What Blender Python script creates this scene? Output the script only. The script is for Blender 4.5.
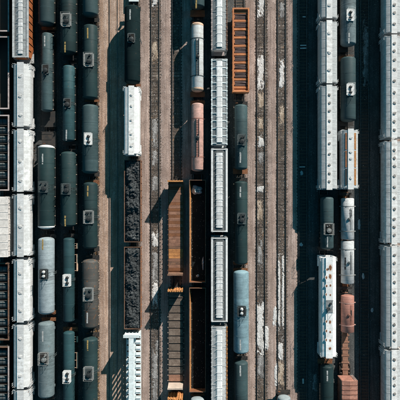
import bpy, math, random
import numpy as np
from mathutils import Vector, Matrix, noise as mnoise

# ------------------------------------------------------------------ camera, sky, sun, exposure
scene = bpy.context.scene
for o in list(bpy.data.objects):
    bpy.data.objects.remove(o)
C = scene.collection
CAM_H = 95.0            # flying height
PXM = 5.3               # photo pixels per metre on the ground
cam_d = bpy.data.cameras.new("camera")
cam = bpy.data.objects.new("camera", cam_d)
C.objects.link(cam)
cam.location = (0, 0, CAM_H)
cam_d.angle = 2 * math.atan(200 / PXM / CAM_H)
cam_d.clip_end = 2000
scene.camera = cam
SUN_EL = math.radians(25.7)
SUN_AZ = math.atan2(0.515, 0.857)          # clockwise from +Y (up in the picture)
world = bpy.data.worlds.new("World")
scene.world = world
world.use_nodes = True
wn = world.node_tree.nodes
sky = wn.new("ShaderNodeTexSky")
sky.sky_type = 'NISHITA'
sky.sun_disc = False
sky.sun_elevation = SUN_EL
sky.sun_rotation = SUN_AZ
sky.ozone_density = 2.0
sky_tint = wn.new("ShaderNodeMix"); sky_tint.data_type = 'RGBA'; sky_tint.blend_type = 'MULTIPLY'
sky_tint.inputs[0].default_value = 1.0
sky_tint.inputs[7].default_value = (0.20, 0.93, 0.92, 1)      # teal tint added to the sky light to colour the shade
world.node_tree.links.new(sky.outputs[0], sky_tint.inputs[6])
world.node_tree.links.new(sky_tint.outputs[2], wn["Background"].inputs[0])
wn["Background"].inputs[1].default_value = 0.05
sun_d = bpy.data.lights.new("sun", 'SUN')
sun_d.energy = 5.0
sun_d.angle = math.radians(0.5)
sun_d.color = (1.0, 0.93, 0.85)
sun = bpy.data.objects.new("sun", sun_d)
C.objects.link(sun)
sd = Vector((math.sin(SUN_AZ) * math.cos(SUN_EL), math.cos(SUN_AZ) * math.cos(SUN_EL), math.sin(SUN_EL)))
sun.rotation_euler = sd.to_track_quat('Z', 'Y').to_euler()
sun.location = (0, 0, 60)
scene.view_settings.view_transform = 'Standard'
scene.view_settings.look = 'None'
scene.view_settings.exposure = 0.52
scene.view_settings.gamma = 1.0

rng = random.Random(7)
nrg = np.random.default_rng(11)

# ------------------------------------------------------------------ materials
def _mat(name):
    m = bpy.data.materials.new(name)
    m.use_nodes = True
    nt = m.node_tree
    return m, nt, nt.nodes, nt.links, nt.nodes["Principled BSDF"]

def _coords(N, Lk, scale, rand=True):
    tc = N.new("ShaderNodeTexCoord")
    mp = N.new("ShaderNodeMapping")
    mp.inputs["Scale"].default_value = scale
    Lk.new(tc.outputs["Object"], mp.inputs["Vector"])
    if rand:
        oi = N.new("ShaderNodeObjectInfo")
        mu = N.new("ShaderNodeVectorMath"); mu.operation = 'SCALE'
        mu.inputs[0].default_value = (37.0, 91.0, 53.0)
        Lk.new(oi.outputs["Random"], mu.inputs["Scale"])
        Lk.new(mu.outputs[0], mp.inputs["Location"])
    return mp.outputs[0]

def _noise(N, Lk, vec, scale, detail=5, rough=0.6):
    n = N.new("ShaderNodeTexNoise")
    n.inputs["Scale"].default_value = scale
    n.inputs["Detail"].default_value = detail
    n.inputs["Roughness"].default_value = rough
    Lk.new(vec, n.inputs["Vector"])
    return n.outputs["Fac"]

def _ramp(N, Lk, fac, a, b, c0=(0, 0, 0, 1), c1=(1, 1, 1, 1)):
    r = N.new("ShaderNodeValToRGB")
    r.color_ramp.elements[0].position = a
    r.color_ramp.elements[1].position = b
    r.color_ramp.elements[0].color = c0
    r.color_ramp.elements[1].color = c1
    Lk.new(fac, r.inputs[0])
    return r.outputs[0]

def _mix(N, Lk, fac, a, b, mode='MIX'):
    m = N.new("ShaderNodeMix"); m.data_type = 'RGBA'; m.blend_type = mode
    if isinstance(fac, float): m.inputs[0].default_value = fac
    else: Lk.new(fac, m.inputs[0])
    for i, v in ((6, a), (7, b)):
        if isinstance(v, tuple): m.inputs[i].default_value = (*v[:3], 1)
        else: Lk.new(v, m.inputs[i])
    return m.outputs[2]

def paint(name, col, rough=0.5, rust=0.0, rustcol=(0.20, 0.07, 0.025), dirt=0.35, dirtcol=None, metal=0.0, var=0.12, tank=False, spec=0.3):
    """weathered paint: run-off streaks, blotches, rust freckles, light dents"""
    m, nt, N, Lk, P = _mat(name)
    v1 = _coords(N, Lk, (1, 1, 1))
    vs = _coords(N, Lk, (0.35, 3.2, 0.35))
    blotch = _noise(N, Lk, v1, 0.55, 4)
    fine = _noise(N, Lk, v1, 6.0, 6, 0.7)
    streak = _noise(N, Lk, vs, 1.0, 5, 0.65)
    dc = dirtcol or tuple(c * 0.45 + 0.02 for c in col)
    c1 = _mix(N, Lk, _ramp(N, Lk, blotch, 0.35, 0.72), col, tuple(min(1, c * (1 + var) + 0.01) for c in col))
    sm = N.new("ShaderNodeMath"); sm.operation = 'MULTIPLY'
    Lk.new(_ramp(N, Lk, streak, 0.40, 0.66), sm.inputs[0]); sm.inputs[1].default_value = dirt
    c2 = _mix(N, Lk, sm.outputs[0], c1, dc)
    fm = N.new("ShaderNodeMath"); fm.operation = 'MULTIPLY'
    Lk.new(_ramp(N, Lk, fine, 0.44, 0.64), fm.inputs[0]); fm.inputs[1].default_value = dirt * 0.9
    c3 = _mix(N, Lk, fm.outputs[0], c2, dc)
    grime = _noise(N, Lk, v1, 1.3, 7, 0.68)
    gm = N.new("ShaderNodeMath"); gm.operation = 'MULTIPLY'
    Lk.new(_ramp(N, Lk, grime, 0.45, 0.66), gm.inputs[0])
    oi1 = N.new("ShaderNodeObjectInfo"); mg = N.new("ShaderNodeMapRange"); mg.inputs[3].default_value = dirt * .5; mg.inputs[4].default_value = min(1.0, dirt * 2.6)
    Lk.new(oi1.outputs["Random"], mg.inputs[0]); Lk.new(mg.outputs[0], gm.inputs[1])
    c3 = _mix(N, Lk, gm.outputs[0], c3, dc)
    if rust > 0:
        rn = _noise(N, Lk, v1, 1.7, 8, 0.72)
        t = 0.66 - 0.26 * rust
        c3 = _mix(N, Lk, _ramp(N, Lk, rn, t, t + 0.07), c3, rustcol)
    if tank:      # plate courses of slightly different tone, product stains running down from the manway
        tc = N.new("ShaderNodeTexCoord"); sx = N.new("ShaderNodeSeparateXYZ"); Lk.new(tc.outputs["Object"], sx.inputs[0])
        dv = N.new("ShaderNodeMath"); dv.operation = 'DIVIDE'; Lk.new(sx.outputs[1], dv.inputs[0]); dv.inputs[1].default_value = 2.35
        oi0 = N.new("ShaderNodeObjectInfo")
        ad = N.new("ShaderNodeMath"); ad.operation = 'ADD'; Lk.new(dv.outputs[0], ad.inputs[0]); Lk.new(oi0.outputs["Random"], ad.inputs[1])
        fl = N.new("ShaderNodeMath"); fl.operation = 'FLOOR'; Lk.new(ad.outputs[0], fl.inputs[0])
        sc = N.new("ShaderNodeMath"); sc.operation = 'ADD'; Lk.new(fl.outputs[0], sc.inputs[0]); Lk.new(oi0.outputs["Random"], sc.inputs[1])
        wnz = N.new("ShaderNodeTexWhiteNoise"); wnz.noise_dimensions = '1D'; Lk.new(sc.outputs[0], wnz.inputs["W"])
        mr0 = N.new("ShaderNodeMapRange"); mr0.inputs[3].default_value = .84; mr0.inputs[4].default_value = 1.14; Lk.new(wnz.outputs[0], mr0.inputs[0])
        h0 = N.new("ShaderNodeHueSaturation"); Lk.new(mr0.outputs[0], h0.inputs["Value"]); Lk.new(c3, h0.inputs["Color"]); c3 = h0.outputs[0]
        ab = N.new("ShaderNodeMath"); ab.operation = 'ABSOLUTE'; Lk.new(sx.outputs[1], ab.inputs[0])
        band = N.new("ShaderNodeMapRange"); band.inputs[1].default_value = .5; band.inputs[2].default_value = 2.2; band.inputs[3].default_value = 1; band.inputs[4].default_value = 0
        Lk.new(ab.outputs[0], band.inputs[0])
        vd = _coords(N, Lk, (.5, 5.5, .5)); nd = _ramp(N, Lk, _noise(N, Lk, vd, 1.0, 5, .6), .42, .60)
        bm_ = N.new("ShaderNodeMath"); bm_.operation = 'MULTIPLY'; Lk.new(nd, bm_.inputs[0]); Lk.new(band.outputs[0], bm_.inputs[1])
        b2 = N.new("ShaderNodeMath"); b2.operation = 'MULTIPLY'; Lk.new(bm_.outputs[0], b2.inputs[0]); b2.inputs[1].default_value = .75
        c3 = _mix(N, Lk, b2.outputs[0], c3, tuple(x * .28 + .006 for x in col))
        rs = _ramp(N, Lk, _noise(N, Lk, vd, 1.7, 6, .7), .62, .70)
        r2 = N.new("ShaderNodeMath"); r2.operation = 'MULTIPLY'; Lk.new(rs, r2.inputs[0]); r2.inputs[1].default_value = .55
        c3 = _mix(N, Lk, r2.outputs[0], c3, (.13, .085, .06))
    # each car fades differently
    oi = N.new("ShaderNodeObjectInfo")
    hs = N.new("ShaderNodeHueSaturation")
    mr = N.new("ShaderNodeMapRange"); mr.inputs[3].default_value = 1 - var; mr.inputs[4].default_value = 1 + var
    Lk.new(oi.outputs["Random"], mr.inputs[0]); Lk.new(mr.outputs[0], hs.inputs["Value"])
    Lk.new(c3, hs.inputs["Color"])
    Lk.new(hs.outputs[0], P.inputs["Base Color"])
    rr = N.new("ShaderNodeMapRange"); rr.inputs[3].default_value = max(0.05, rough - 0.12); rr.inputs[4].default_value = min(1, rough + 0.2)
    Lk.new(fine, rr.inputs[0]); Lk.new(rr.outputs[0], P.inputs["Roughness"])
    P.inputs["Metallic"].default_value = metal
    P.inputs["Specular IOR Level"].default_value = spec
    b = N.new("ShaderNodeBump"); b.inputs["Strength"].default_value = 0.18; b.inputs["Distance"].default_value = 0.03
    Lk.new(blotch, b.inputs["Height"]); Lk.new(b.outputs[0], P.inputs["Normal"])
    return m

def gravel(name, cols, dark, grain=13.0, big=0.35, stain=0.5, bump=0.6, tint=None, tint_amt=0.0, patches=None, thin=None):
    """crushed stone: every cell its own tone, large soft stains"""
    m, nt, N, Lk, P = _mat(name)
    v = _coords(N, Lk, (1, 1, 1), False)
    vo = N.new("ShaderNodeTexVoronoi"); vo.inputs["Scale"].default_value = grain
    Lk.new(v, vo.inputs["Vector"])
    sp = N.new("ShaderNodeSeparateColor"); Lk.new(vo.outputs["Color"], sp.inputs[0])
    r = N.new("ShaderNodeValToRGB")
    e = r.color_ramp.elements
    e[0].position = 0.0; e[0].color = (*cols[0], 1)
    e[1].position = 1.0; e[1].color = (*cols[-1], 1)
    for i, c in enumerate(cols[1:-1]):
        q = e.new((i + 1) / (len(cols) - 1)); q.color = (*c, 1)
    Lk.new(sp.outputs[0], r.inputs[0])
    n1 = _noise(N, Lk, v, big, 6, 0.62)
    vs = _coords(N, Lk, (1.5, 0.055, 1.0), False)
    n2 = _noise(N, Lk, vs, 1.1, 5, 0.6)
    n3 = _noise(N, Lk, v, 3.0, 6, 0.7)
    c = r.outputs[0]
    if tint:
        tm = N.new("ShaderNodeMath"); tm.operation = 'MULTIPLY'
        Lk.new(_ramp(N, Lk, n2, 0.42, 0.66), tm.inputs[0]); tm.inputs[1].default_value = tint_amt
        c = _mix(N, Lk, tm.outputs[0], c, tint)
    s1 = N.new("ShaderNodeMath"); s1.operation = 'MULTIPLY'
    Lk.new(_ramp(N, Lk, n1, 0.43, 0.66), s1.inputs[0]); s1.inputs[1].default_value = stain
    c = _mix(N, Lk, s1.outputs[0], c, dark)
    vk = _coords(N, Lk, (3.2, 0.10, 1.0), False)
    n4 = _noise(N, Lk, vk, 1.0, 6, 0.65)
    s4 = N.new("ShaderNodeMath"); s4.operation = 'MULTIPLY'
    Lk.new(_ramp(N, Lk, n4, 0.42, 0.62), s4.inputs[0]); s4.inputs[1].default_value = stain
    c = _mix(N, Lk, s4.outputs[0], c, dark)
    if patches:
        n5 = _noise(N, Lk, v, 0.8, 7, 0.7)
        for lo, hi, pc in patches:
            vv = _coords(N, Lk, (1, .6, 1), False)
            n6 = _noise(N, Lk, vv, lo, 7, 0.72)
            c = _mix(N, Lk, _ramp(N, Lk, n6, hi, hi + .07), c, pc)
    s2 = N.new("ShaderNodeMath"); s2.operation = 'MULTIPLY'
    Lk.new(_ramp(N, Lk, n3, 0.5, 0.8), s2.inputs[0]); s2.inputs[1].default_value = stain * 0.9
    c = _mix(N, Lk, s2.outputs[0], c, dark)
    if thin:
        tz = N.new("ShaderNodeTexCoord"); sz = N.new("ShaderNodeSeparateXYZ"); Lk.new(tz.outputs["Object"], sz.inputs[0])
        mz = N.new("ShaderNodeMapRange"); mz.inputs[1].default_value = .047; mz.inputs[2].default_value = .082; Lk.new(sz.outputs[2], mz.inputs[0])
        az = N.new("ShaderNodeMath"); az.operation = 'ADD'; Lk.new(mz.outputs[0], az.inputs[0])
        nz = N.new("ShaderNodeMapRange"); nz.inputs[1].default_value = .35; nz.inputs[2].default_value = .65; nz.inputs[3].default_value = -.35; nz.inputs[4].default_value = .35; Lk.new(n3, nz.inputs[0]); Lk.new(nz.outputs[0], az.inputs[1]); az.use_clamp = True
        c = _mix(N, Lk, az.outputs[0], thin, c)
    Lk.new(c, P.inputs["Base Color"])
    P.inputs["Roughness"].default_value = 0.95
    b = N.new("ShaderNodeBump"); b.inputs["Strength"].default_value = bump; b.inputs["Distance"].default_value = 0.05
    Lk.new(vo.outputs["Distance"], b.inputs["Height"])
    b.invert = True
    Lk.new(b.outputs[0], P.inputs["Normal"])
    return m

def island(name, c0, c1, rough=0.9):
    m, nt, N, Lk, P = _mat(name)
    g = N.new("ShaderNodeNewGeometry")
    r = _ramp(N, Lk, g.outputs["Random Per Island"], 0.0, 1.0, (*c0, 1), (*c1, 1))
    Lk.new(r, P.inputs["Base Color"]); P.inputs["Roughness"].default_value = rough
    return m

M = {}
M['ground'] = gravel('yard_gravel', [(.33, .245, .21), (.46, .35, .305), (.53, .41, .36), (.62, .51, .46)], (.205, .145, .12), stain=0.72, bump=.3, tint=(.44, .30, .235), tint_amt=0.6, patches=[(.4, .60, (.33, .245, .21)), (2.0, .63, (.15, .115, .10)), (.9, .645, (.50, .43, .40))])
M['dirt'] = gravel('tan_dirt', [(.34, .235, .18), (.50, .37, .29), (.58, .44, .36), (.64, .52, .45)], (.22, .14, .10), grain=9, stain=0.6, bump=0.35, tint=(.48, .27, .15), tint_amt=0.6)
M['bed'] = gravel('oily_ballast', [(.02, .021, .021), (.048, .045, .042), (.085, .075, .066), (.20, .17, .15)], (.03, .027, .025), stain=0.6, tint=(.25, .17, .115), tint_amt=0.8, patches=[(.55, .55, (.33, .28, .24)), (1.0, .59, (.38, .20, .09)), (.7, .555, (.012, .017, .018)), (1.6, .61, (.55, .52, .49))])
M['bed_shade'] = gravel('oily_ballast_shade', [(.02, .025, .027), (.04, .045, .045), (.06, .062, .06), (.10, .10, .10)], (.018, .02, .02), stain=0.6)  # oily ballast copy with the tracks' shade darkened into its colour
M['ground_shade'] = gravel('gravel_shade_darkened', [(.045, .052, .053), (.085, .09, .09), (.12, .122, .12), (.20, .195, .19)], (.03, .034, .034), stain=0.6, bump=.4)  # yard gravel copy, darkened to paint shade into the lanes between cars
M['tie'] = paint('sleeper_wood', (.034, .029, .026), .9, dirt=.7, dirtcol=(.12, .092, .072), var=.4)
M['rail'] = paint('rail_steel', (.085, .062, .05), .55, rust=.5, rustcol=(.10, .05, .03), metal=.3)
M['railhead'] = paint('polished_rail_head', (.30, .30, .30), .33, metal=.85, dirt=.5, dirtcol=(.10, .07, .05))
M['stone'] = island('loose_stones', (.30, .225, .20), (.60, .49, .45))
M['debris'] = island('yard_debris', (.25, .24, .23), (.75, .74, .72))
M['grass'] = island('dry_weeds', (.22, .12, .05), (.46, .29, .13))
M['spill'] = gravel('white_spill', [(.50, .49, .48), (.68, .67, .66), (.78, .77, .76), (.84, .83, .82)], (.36, .32, .29), grain=7, big=.9, stain=.42, bump=.25, thin=(.15, .125, .105))
M['spill_tan'] = gravel('tan_spill', [(.36, .28, .21), (.50, .40, .31), (.60, .50, .40), (.68, .60, .52)], (.22, .15, .10), grain=8, big=.8, stain=.6, bump=.3, thin=(.11, .08, .06))
M['spill_grey'] = gravel('grey_spill', [(.22, .22, .22), (.34, .33, .33), (.46, .45, .44), (.6, .59, .58)], (.10, .09, .085), grain=7, big=.9, stain=.75, bump=.3, thin=(.09, .08, .07))
M['coal'] = gravel('coal', [(.012, .016, .018), (.028, .034, .037), (.055, .062, .066), (.12, .128, .132)], (.012, .013, .014), grain=6, big=.6, stain=.4, bump=.8)
M['steel'] = paint('truck_steel', (.035, .03, .027), .7, rust=.35, rustcol=(.09, .045, .025))
M['black'] = paint('black_underframe', (.018, .02, .021), .6, dirt=.4, dirtcol=(.05, .04, .033))
M['wheel'] = paint('wheel_steel', (.08, .06, .05), .5, metal=.5)
M['white'] = paint('white_hopper_paint', (.70, .705, .71), .5, dirt=.46, dirtcol=(.40, .39, .38), rust=.06, var=.15)
M['white_b'] = paint('fresh_white_paint', (.80, .805, .805), .45, dirt=.3, dirtcol=(.46, .445, .43))
M['offwhite'] = paint('cool_grey_paint', (.53, .545, .55), .5, dirt=.55, dirtcol=(.30, .30, .30), rust=.04)
M['roofgrey'] = paint('galvanised_roof', (.30, .325, .335), .45, dirt=.5, dirtcol=(.15, .15, .15), metal=.2)
M['roofdark'] = paint('dark_roof', (.075, .09, .095), .5, dirt=.5, dirtcol=(.15, .15, .15))
M['walk'] = paint('walkway_white', (.82, .815, .805), .55, dirt=.36, dirtcol=(.44, .41, .385))
M['hatch'] = paint('hatch_grey', (.30, .285, .27), .5, dirt=.4, rust=.15)
M['hatch_w'] = paint('hatch_white', (.66, .65, .64), .5, dirt=.4)
M['orange'] = paint('orange_oxide_side', (.40, .125, .04), .55, dirt=.45, dirtcol=(.20, .06, .025), rust=.12)
M['orange_g'] = paint('orange_gondola', (.56, .215, .085), .55, dirt=.45, dirtcol=(.28, .10, .045), rust=.12, rustcol=(.12, .05, .03))
M['rust'] = paint('heavy_rust', (.26, .105, .045), .75, dirt=.5, dirtcol=(.11, .05, .03), rust=.25, rustcol=(.12, .05, .025))
M['rustorange'] = paint('bright_rust', (.60, .27, .09), .7, dirt=.5, dirtcol=(.22, .09, .04), rust=.1, rustcol=(.12, .05, .028))
M['rustdeck'] = paint('rust_deck', (.34, .175, .115), .8, dirt=.6, dirtcol=(.17, .09, .062), rust=.1, rustcol=(.42, .17, .05))
M['purple'] = paint('plum_brown_steel', (.17, .115, .105), .7, dirt=.55, dirtcol=(.09, .06, .055))
M['rim_pale'] = paint('pale_pink_rim', (.48, .40, .385), .6, dirt=.45, rust=.05)
M['rim_brown'] = paint('brown_rim', (.27, .145, .09), .7, dirt=.75, dirtcol=(.10, .06, .045), rust=.2, rustcol=(.30, .12, .05))
M['gond_in'] = paint('gondola_inside', (.04, .043, .045), .8, dirt=.5, dirtcol=(.08, .06, .045))
M['sootfloor'] = paint('near_black_floor', (.008, .012, .013), .85, dirt=.4, dirtcol=(.018, .02, .02), spec=.1)  # even near-black, slightly cool floor colour
M['coil'] = paint('coil_steel', (.12, .145, .15), .42, metal=.35, dirt=.5)
M['beige'] = paint('cream_roof', (.72, .68, .645), .55, dirt=.35, rust=.03)
M['greyplank'] = paint('grey_plank', (.235, .185, .15), .85, dirt=.75, dirtcol=(.10, .072, .056), var=.28)
M['palewood'] = paint('pale_bulkhead', (.60, .47, .385), .7, dirt=.5)
M['icewhite'] = paint('ice_white_frame', (.72, .80, .81), .45, dirt=.28, dirtcol=(.42, .42, .41))
M['salmon'] = paint('salmon_paint', (.50, .235, .17), .6, dirt=.65, rust=.2)
M['salmon_d'] = paint('dark_salmon_seam', (.24, .10, .07), .6)
M['pink'] = paint('pink_tank', (.54, .31, .265), .55, dirt=.6, dirtcol=(.30, .19, .16), rust=.15, rustcol=(.28, .13, .09))
M['pink2'] = paint('brick_pink_tank', (.44, .20, .155), .55, dirt=.65, dirtcol=(.24, .12, .095), rust=.2, rustcol=(.20, .085, .05))
M['peach'] = paint('peach_end', (.66, .44, .31), .5, dirt=.4)
M['bluewhite'] = paint('bluish_white_tank', (.58, .625, .64), .45, dirt=.5, dirtcol=(.34, .31, .29), rust=.06, rustcol=(.5, .30, .18))
def rust_fade():
    m, nt, N, Lk, P = _mat('rust_fading_into_white')
    v = _coords(N, Lk, (1, 1, 1)); tc = N.new("ShaderNodeTexCoord"); ln = N.new("ShaderNodeVectorMath"); ln.operation = 'LENGTH'; Lk.new(tc.outputs["Object"], ln.inputs[0])
    nz = _noise(N, Lk, v, 2.6, 6, .75); a = N.new("ShaderNodeMath"); a.operation = 'MULTIPLY_ADD'; Lk.new(nz, a.inputs[0]); a.inputs[1].default_value = 1.5; 
    ng = N.new("ShaderNodeMath"); ng.operation = 'MULTIPLY'; Lk.new(ln.outputs["Value"], ng.inputs[0]); ng.inputs[1].default_value = -1.0; Lk.new(ng.outputs[0], a.inputs[2])
    f = _ramp(N, Lk, a.outputs[0], -.12, .30)
    rc = _mix(N, Lk, _ramp(N, Lk, _noise(N, Lk, v, 5, 5, .7), .4, .62), (.50, .21, .07), (.20, .075, .03))
    Lk.new(_mix(N, Lk, f, (.69, .69, .685), rc), P.inputs["Base Color"]); P.inputs["Roughness"].default_value = .7
    return m
M['rust_fade'] = rust_fade()
TK = {   # tank paints
    'dark': (.011, .028, .030), 'green': (.015, .036, .038), 'teal': (.022, .064, .074), 'grey': (.040, .070, .076),
    'mid': (.046, .076, .082), 'lead': (.155, .195, .207), 'light': (.30, .35, .375), 'blue': (.19, .285, .325), 'brown': (.09, .082, .076), 'inky': (.004, .013, .015), 'pale': (.36, .41, .43)}
for k, c in TK.items():
    M['t_' + k] = paint('tank_paint_' + k, c, .55 if k != 'inky' else .8, tank=k != 'inky', spec=.22 if k != 'inky' else .06, dirt=.62, rust=.08 if k != 'brown' else .40, rustcol=(.14, .075, .045) if k != 'brown' else (.20, .10, .055), dirtcol=tuple(x * .6 + e for x, e in zip(c, (.008, .016, .017))), var=.16)
M['mark_w'] = paint('white_stencil', (.60, .60, .585), .6, dirt=.7, var=.05)
M['mark_y'] = paint('yellow_stencil', (.55, .36, .12), .6, dirt=.65, var=.05)
M['mark_k'] = paint('painted_manway_shade', (.03, .03, .032), .6, var=.05)  # on the containers these bars paint in the manway's shade
M['plat_w'] = paint('platform_light', (.25, .27, .275), .5, dirt=.65, dirtcol=(.22, .20, .18))
M['plat_g'] = paint('platform_grey', (.085, .105, .108), .55, dirt=.5)
M['dome_k'] = paint('dark_dome', (.03, .034, .036), .45)
M['bracket'] = paint('bracket_tan', (.50, .38, .28), .5, dirt=.4)
M['frost'] = paint('snow_lump', (.60, .66, .68), .7, dirt=.4)

# ------------------------------------------------------------------ mesh helpers
class MB:
    def __init__(s): s.v = []; s.f = []; s.m = []
    def _add(s, vs, fs, mi=0):
        o = len(s.v); s.v += [tuple(p) for p in vs]
        for f in fs: s.f.append(tuple(i + o for i in f)); s.m.append(mi)
        return s
    def box(s, x0, x1, y0, y1, z0, z1, mi=0):
        vs = [(x, y, z) for z in (z0, z1) for y in (y0, y1) for x in (x0, x1)]
        return s._add(vs, [(0, 2, 3, 1), (4, 5, 7, 6), (0, 1, 5, 4), (2, 6, 7, 3), (0, 4, 6, 2), (1, 3, 7, 5)], mi)
    def obox(s, mat, hx, hy, hz, mi=0):
        vs = [mat @ Vector((x * hx, y * hy, z * hz)) for z in (-1, 1) for y in (-1, 1) for x in (-1, 1)]
        return s._add(vs, [(0, 2, 3, 1), (4, 5, 7, 6), (0, 1, 5, 4), (2, 6, 7, 3), (0, 4, 6, 2), (1, 3, 7, 5)], mi)
    def cyl(s, a, b, r, n=8, mi=0, r1=None):
        a = Vector(a); b = Vector(b); d = (b - a).normalized()
        u = d.orthogonal().normalized(); w = d.cross(u); r1 = r if r1 is None else r1
        vs = []
        for i in range(n):
            t = 2 * math.pi * i / n; e = u * math.cos(t) + w * math.sin(t)
            vs.append(a + e * r); vs.append(b + e * r1)
        fs = [(2 * i, 2 * ((i + 1) % n), 2 * ((i + 1) % n) + 1, 2 * i + 1) for i in range(n)]
        fs.append(tuple(2 * i for i in range(n))[::-1]); fs.append(tuple(2 * i + 1 for i in range(n)))
        return s._add(vs, fs, mi)
    def loft(s, secs, ys, mi=0):
        """closed (x,z) sections along y, capped"""
        n = len(secs[0]); vs = [(p[0], y, p[1]) for sec, y in zip(secs, ys) for p in sec]
        fs = []
        for k in range(len(ys) - 1):
            for i in range(n):
                j = (i + 1) % n
                fs.append((k * n + i, k * n + j, (k + 1) * n + j, (k + 1) * n + i))
        fs.append(tuple(range(n))[::-1]); fs.append(tuple((len(ys) - 1) * n + i for i in range(n)))
        return s._add(vs, fs, mi)
    def rev(s, prof, cz, n=40, mi=0):
        """(y, r) profile turned about the y axis at height cz"""
        vs = []; fs = []
        for y, r in prof:
            for i in range(n):
                t = 2 * math.pi * i / n
                vs.append((r * math.sin(t), y, cz + r * math.cos(t)))
        for k in range(len(prof) - 1):
            for i in range(n):
                j = (i + 1) % n
                fs.append((k * n + i, (k + 1) * n + i, (k + 1) * n + j, k * n + j))
        fs.append(tuple(range(n))); fs.append(tuple((len(prof) - 1) * n + i for i in range(n))[::-1])
        return s._add(vs, fs, mi)
    def mesh(s, name, mats, smooth=False):
        me = bpy.data.meshes.new(name)
        me.from_pydata(s.v, [], s.f)
        for m in (mats if isinstance(mats, (list, tuple)) else [mats]): me.materials.append(M[m])
        if any(s.m): me.polygons.foreach_set("material_index", s.m)
        if smooth:
            me.polygons.foreach_set("use_smooth", [True] * len(me.polygons))
            me.set_sharp_from_angle(angle=math.radians(50))
        me.update()
        return me
    def build(s, name, mats, parent=None, loc=(0, 0, 0), smooth=False, rot=None):
        return link(name, s.mesh(name, mats, smooth), parent, loc, rot)

def link(name, me, parent=None, loc=(0, 0, 0), rot=None):
    o = bpy.data.objects.new(name, me); C.objects.link(o)
    o.location = loc
    if rot: o.rotation_euler = rot
    if parent: o.parent = parent
    if name in SMALL: o['kind'] = 'stuff'
    return o
SMALL = ('roof_ribs', 'stake_pockets', 'side_posts', 'end_ribs', 'platform_legs', 'grating')
def tag(o, label, cat, group=None, kind=None):
    if label: o['label'] = label
    if cat: o['category'] = cat
    if group: o['group'] = group
    if kind: o['kind'] = kind
    return o
def empty(name, loc):
    o = bpy.data.objects.new(name, None); C.objects.link(o); o.location = loc; o.empty_display_size = .5
    return o
CACHE = {}
def shared(key, fn):
    if key not in CACHE: CACHE[key] = fn()
    return CACHE[key]
def wy(py, z=0.0): return (200 - py) / PXM * (CAM_H - z) / CAM_H      # photo row -> metres at height z
def wx(px, z=0.0): return (px - 200) / PXM * (CAM_H - z) / CAM_H
def frange(a, b, n): return [a + (b - a) * i / (n - 1) for i in range(n)]
def npmesh(name, v, f, mat):
    me = bpy.data.meshes.new(name)
    nf, k = f.shape
    me.vertices.add(len(v)); me.vertices.foreach_set("co", v.astype(np.float32).ravel())
    me.loops.add(nf * k); me.loops.foreach_set("vertex_index", f.astype(np.int32).ravel())
    me.polygons.add(nf)
    me.polygons.foreach_set("loop_start", np.arange(0, nf * k, k, dtype=np.int32))
    me.polygons.foreach_set("loop_total", np.full(nf, k, dtype=np.int32))
    me.update(calc_edges=True); me.validate()
    me.materials.append(M[mat])
    return me

# ------------------------------------------------------------------ ground and tracks
TR = {'A': -192.5, 'B': -171.0, 'C': -148.8, 'D': -127.6, 'E': -106.3, 'X': -86.4, 'F': -65.5, 'G': -44.9, 'H': -23.8, 'I': -2.4,
      'J': 18.5, 'K': 39.8, 'L': 60.8, 'M': 81.6, 'Y': 102.6, 'N': 123.2, 'O': 143.6, 'Z': 164.3, 'P': 185.0}
TX = {k: v / PXM for k, v in TR.items()}
TLAB = {
 'A': 'track at the left edge under open gondolas', 'B': 'track under the column of white hoppers at left', 'C': 'track under the third column of cars from the left',
 'D': 'track under the fourth column of cars from the left', 'E': 'track under the dark tank cars beside the tan dirt strip', 'X': 'half buried empty track in the tan dirt strip',
 'F': 'track under the coal gondolas', 'G': 'empty stained track left of the bulkhead flat cars', 'H': 'track under the two bulkhead flat cars',
 'I': 'track under the pink tank car', 'J': 'track under the column of trough hoppers at centre', 'K': 'track under the orange gondola right of centre',
 'L': 'empty track with white spills right of the orange gondola', 'M': 'empty track with twin white spill lines', 'Y': 'empty shaded track beside the long hoppers',
 'N': 'track under the long ten-hatch hopper', 'O': 'track under the white tank containers', 'Z': 'empty shaded track in front of the rightmost hoppers',
 'P': 'track under the rightmost long hoppers'}
HALF = 62.0
BED = 0.02; TIE_TOP = 0.055; RAIL_TOP = 0.215
g = MB(); R = 450
g._add([(-R, -R, 0), (R, -R, 0), (R, R, 0), (-R, R, 0)], [(0, 1, 2, 3)])
tag(g.build('ground', 'ground'), 'pinkish crushed stone ground of the rail yard', 'ground', kind='structure')
d = MB()
xs0, xs1 = wx(96.5), wx(125)
n = 120; vs = []
for i in range(n + 1):
    y = -HALF + 2 * HALF * i / n
    a = xs0 + .35 * mnoise.noise((y * .35, 1.7, 0)); b = xs1 + .3 * mnoise.noise((y * .3, 9.2, 0))
    vs += [(a, y, .006), ((a + b) / 2, y, .02), (b, y, .006)]
fs = []
for i in range(n):
    for k in (0, 1):
        q = i * 3 + k; fs.append((q, q + 1, q + 4, q + 3))
d._add(vs, fs)
tag(d.build('dirt_strip', 'dirt'), 'tan dirt strip right of the dark tank cars', 'dirt', kind='structure')

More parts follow.
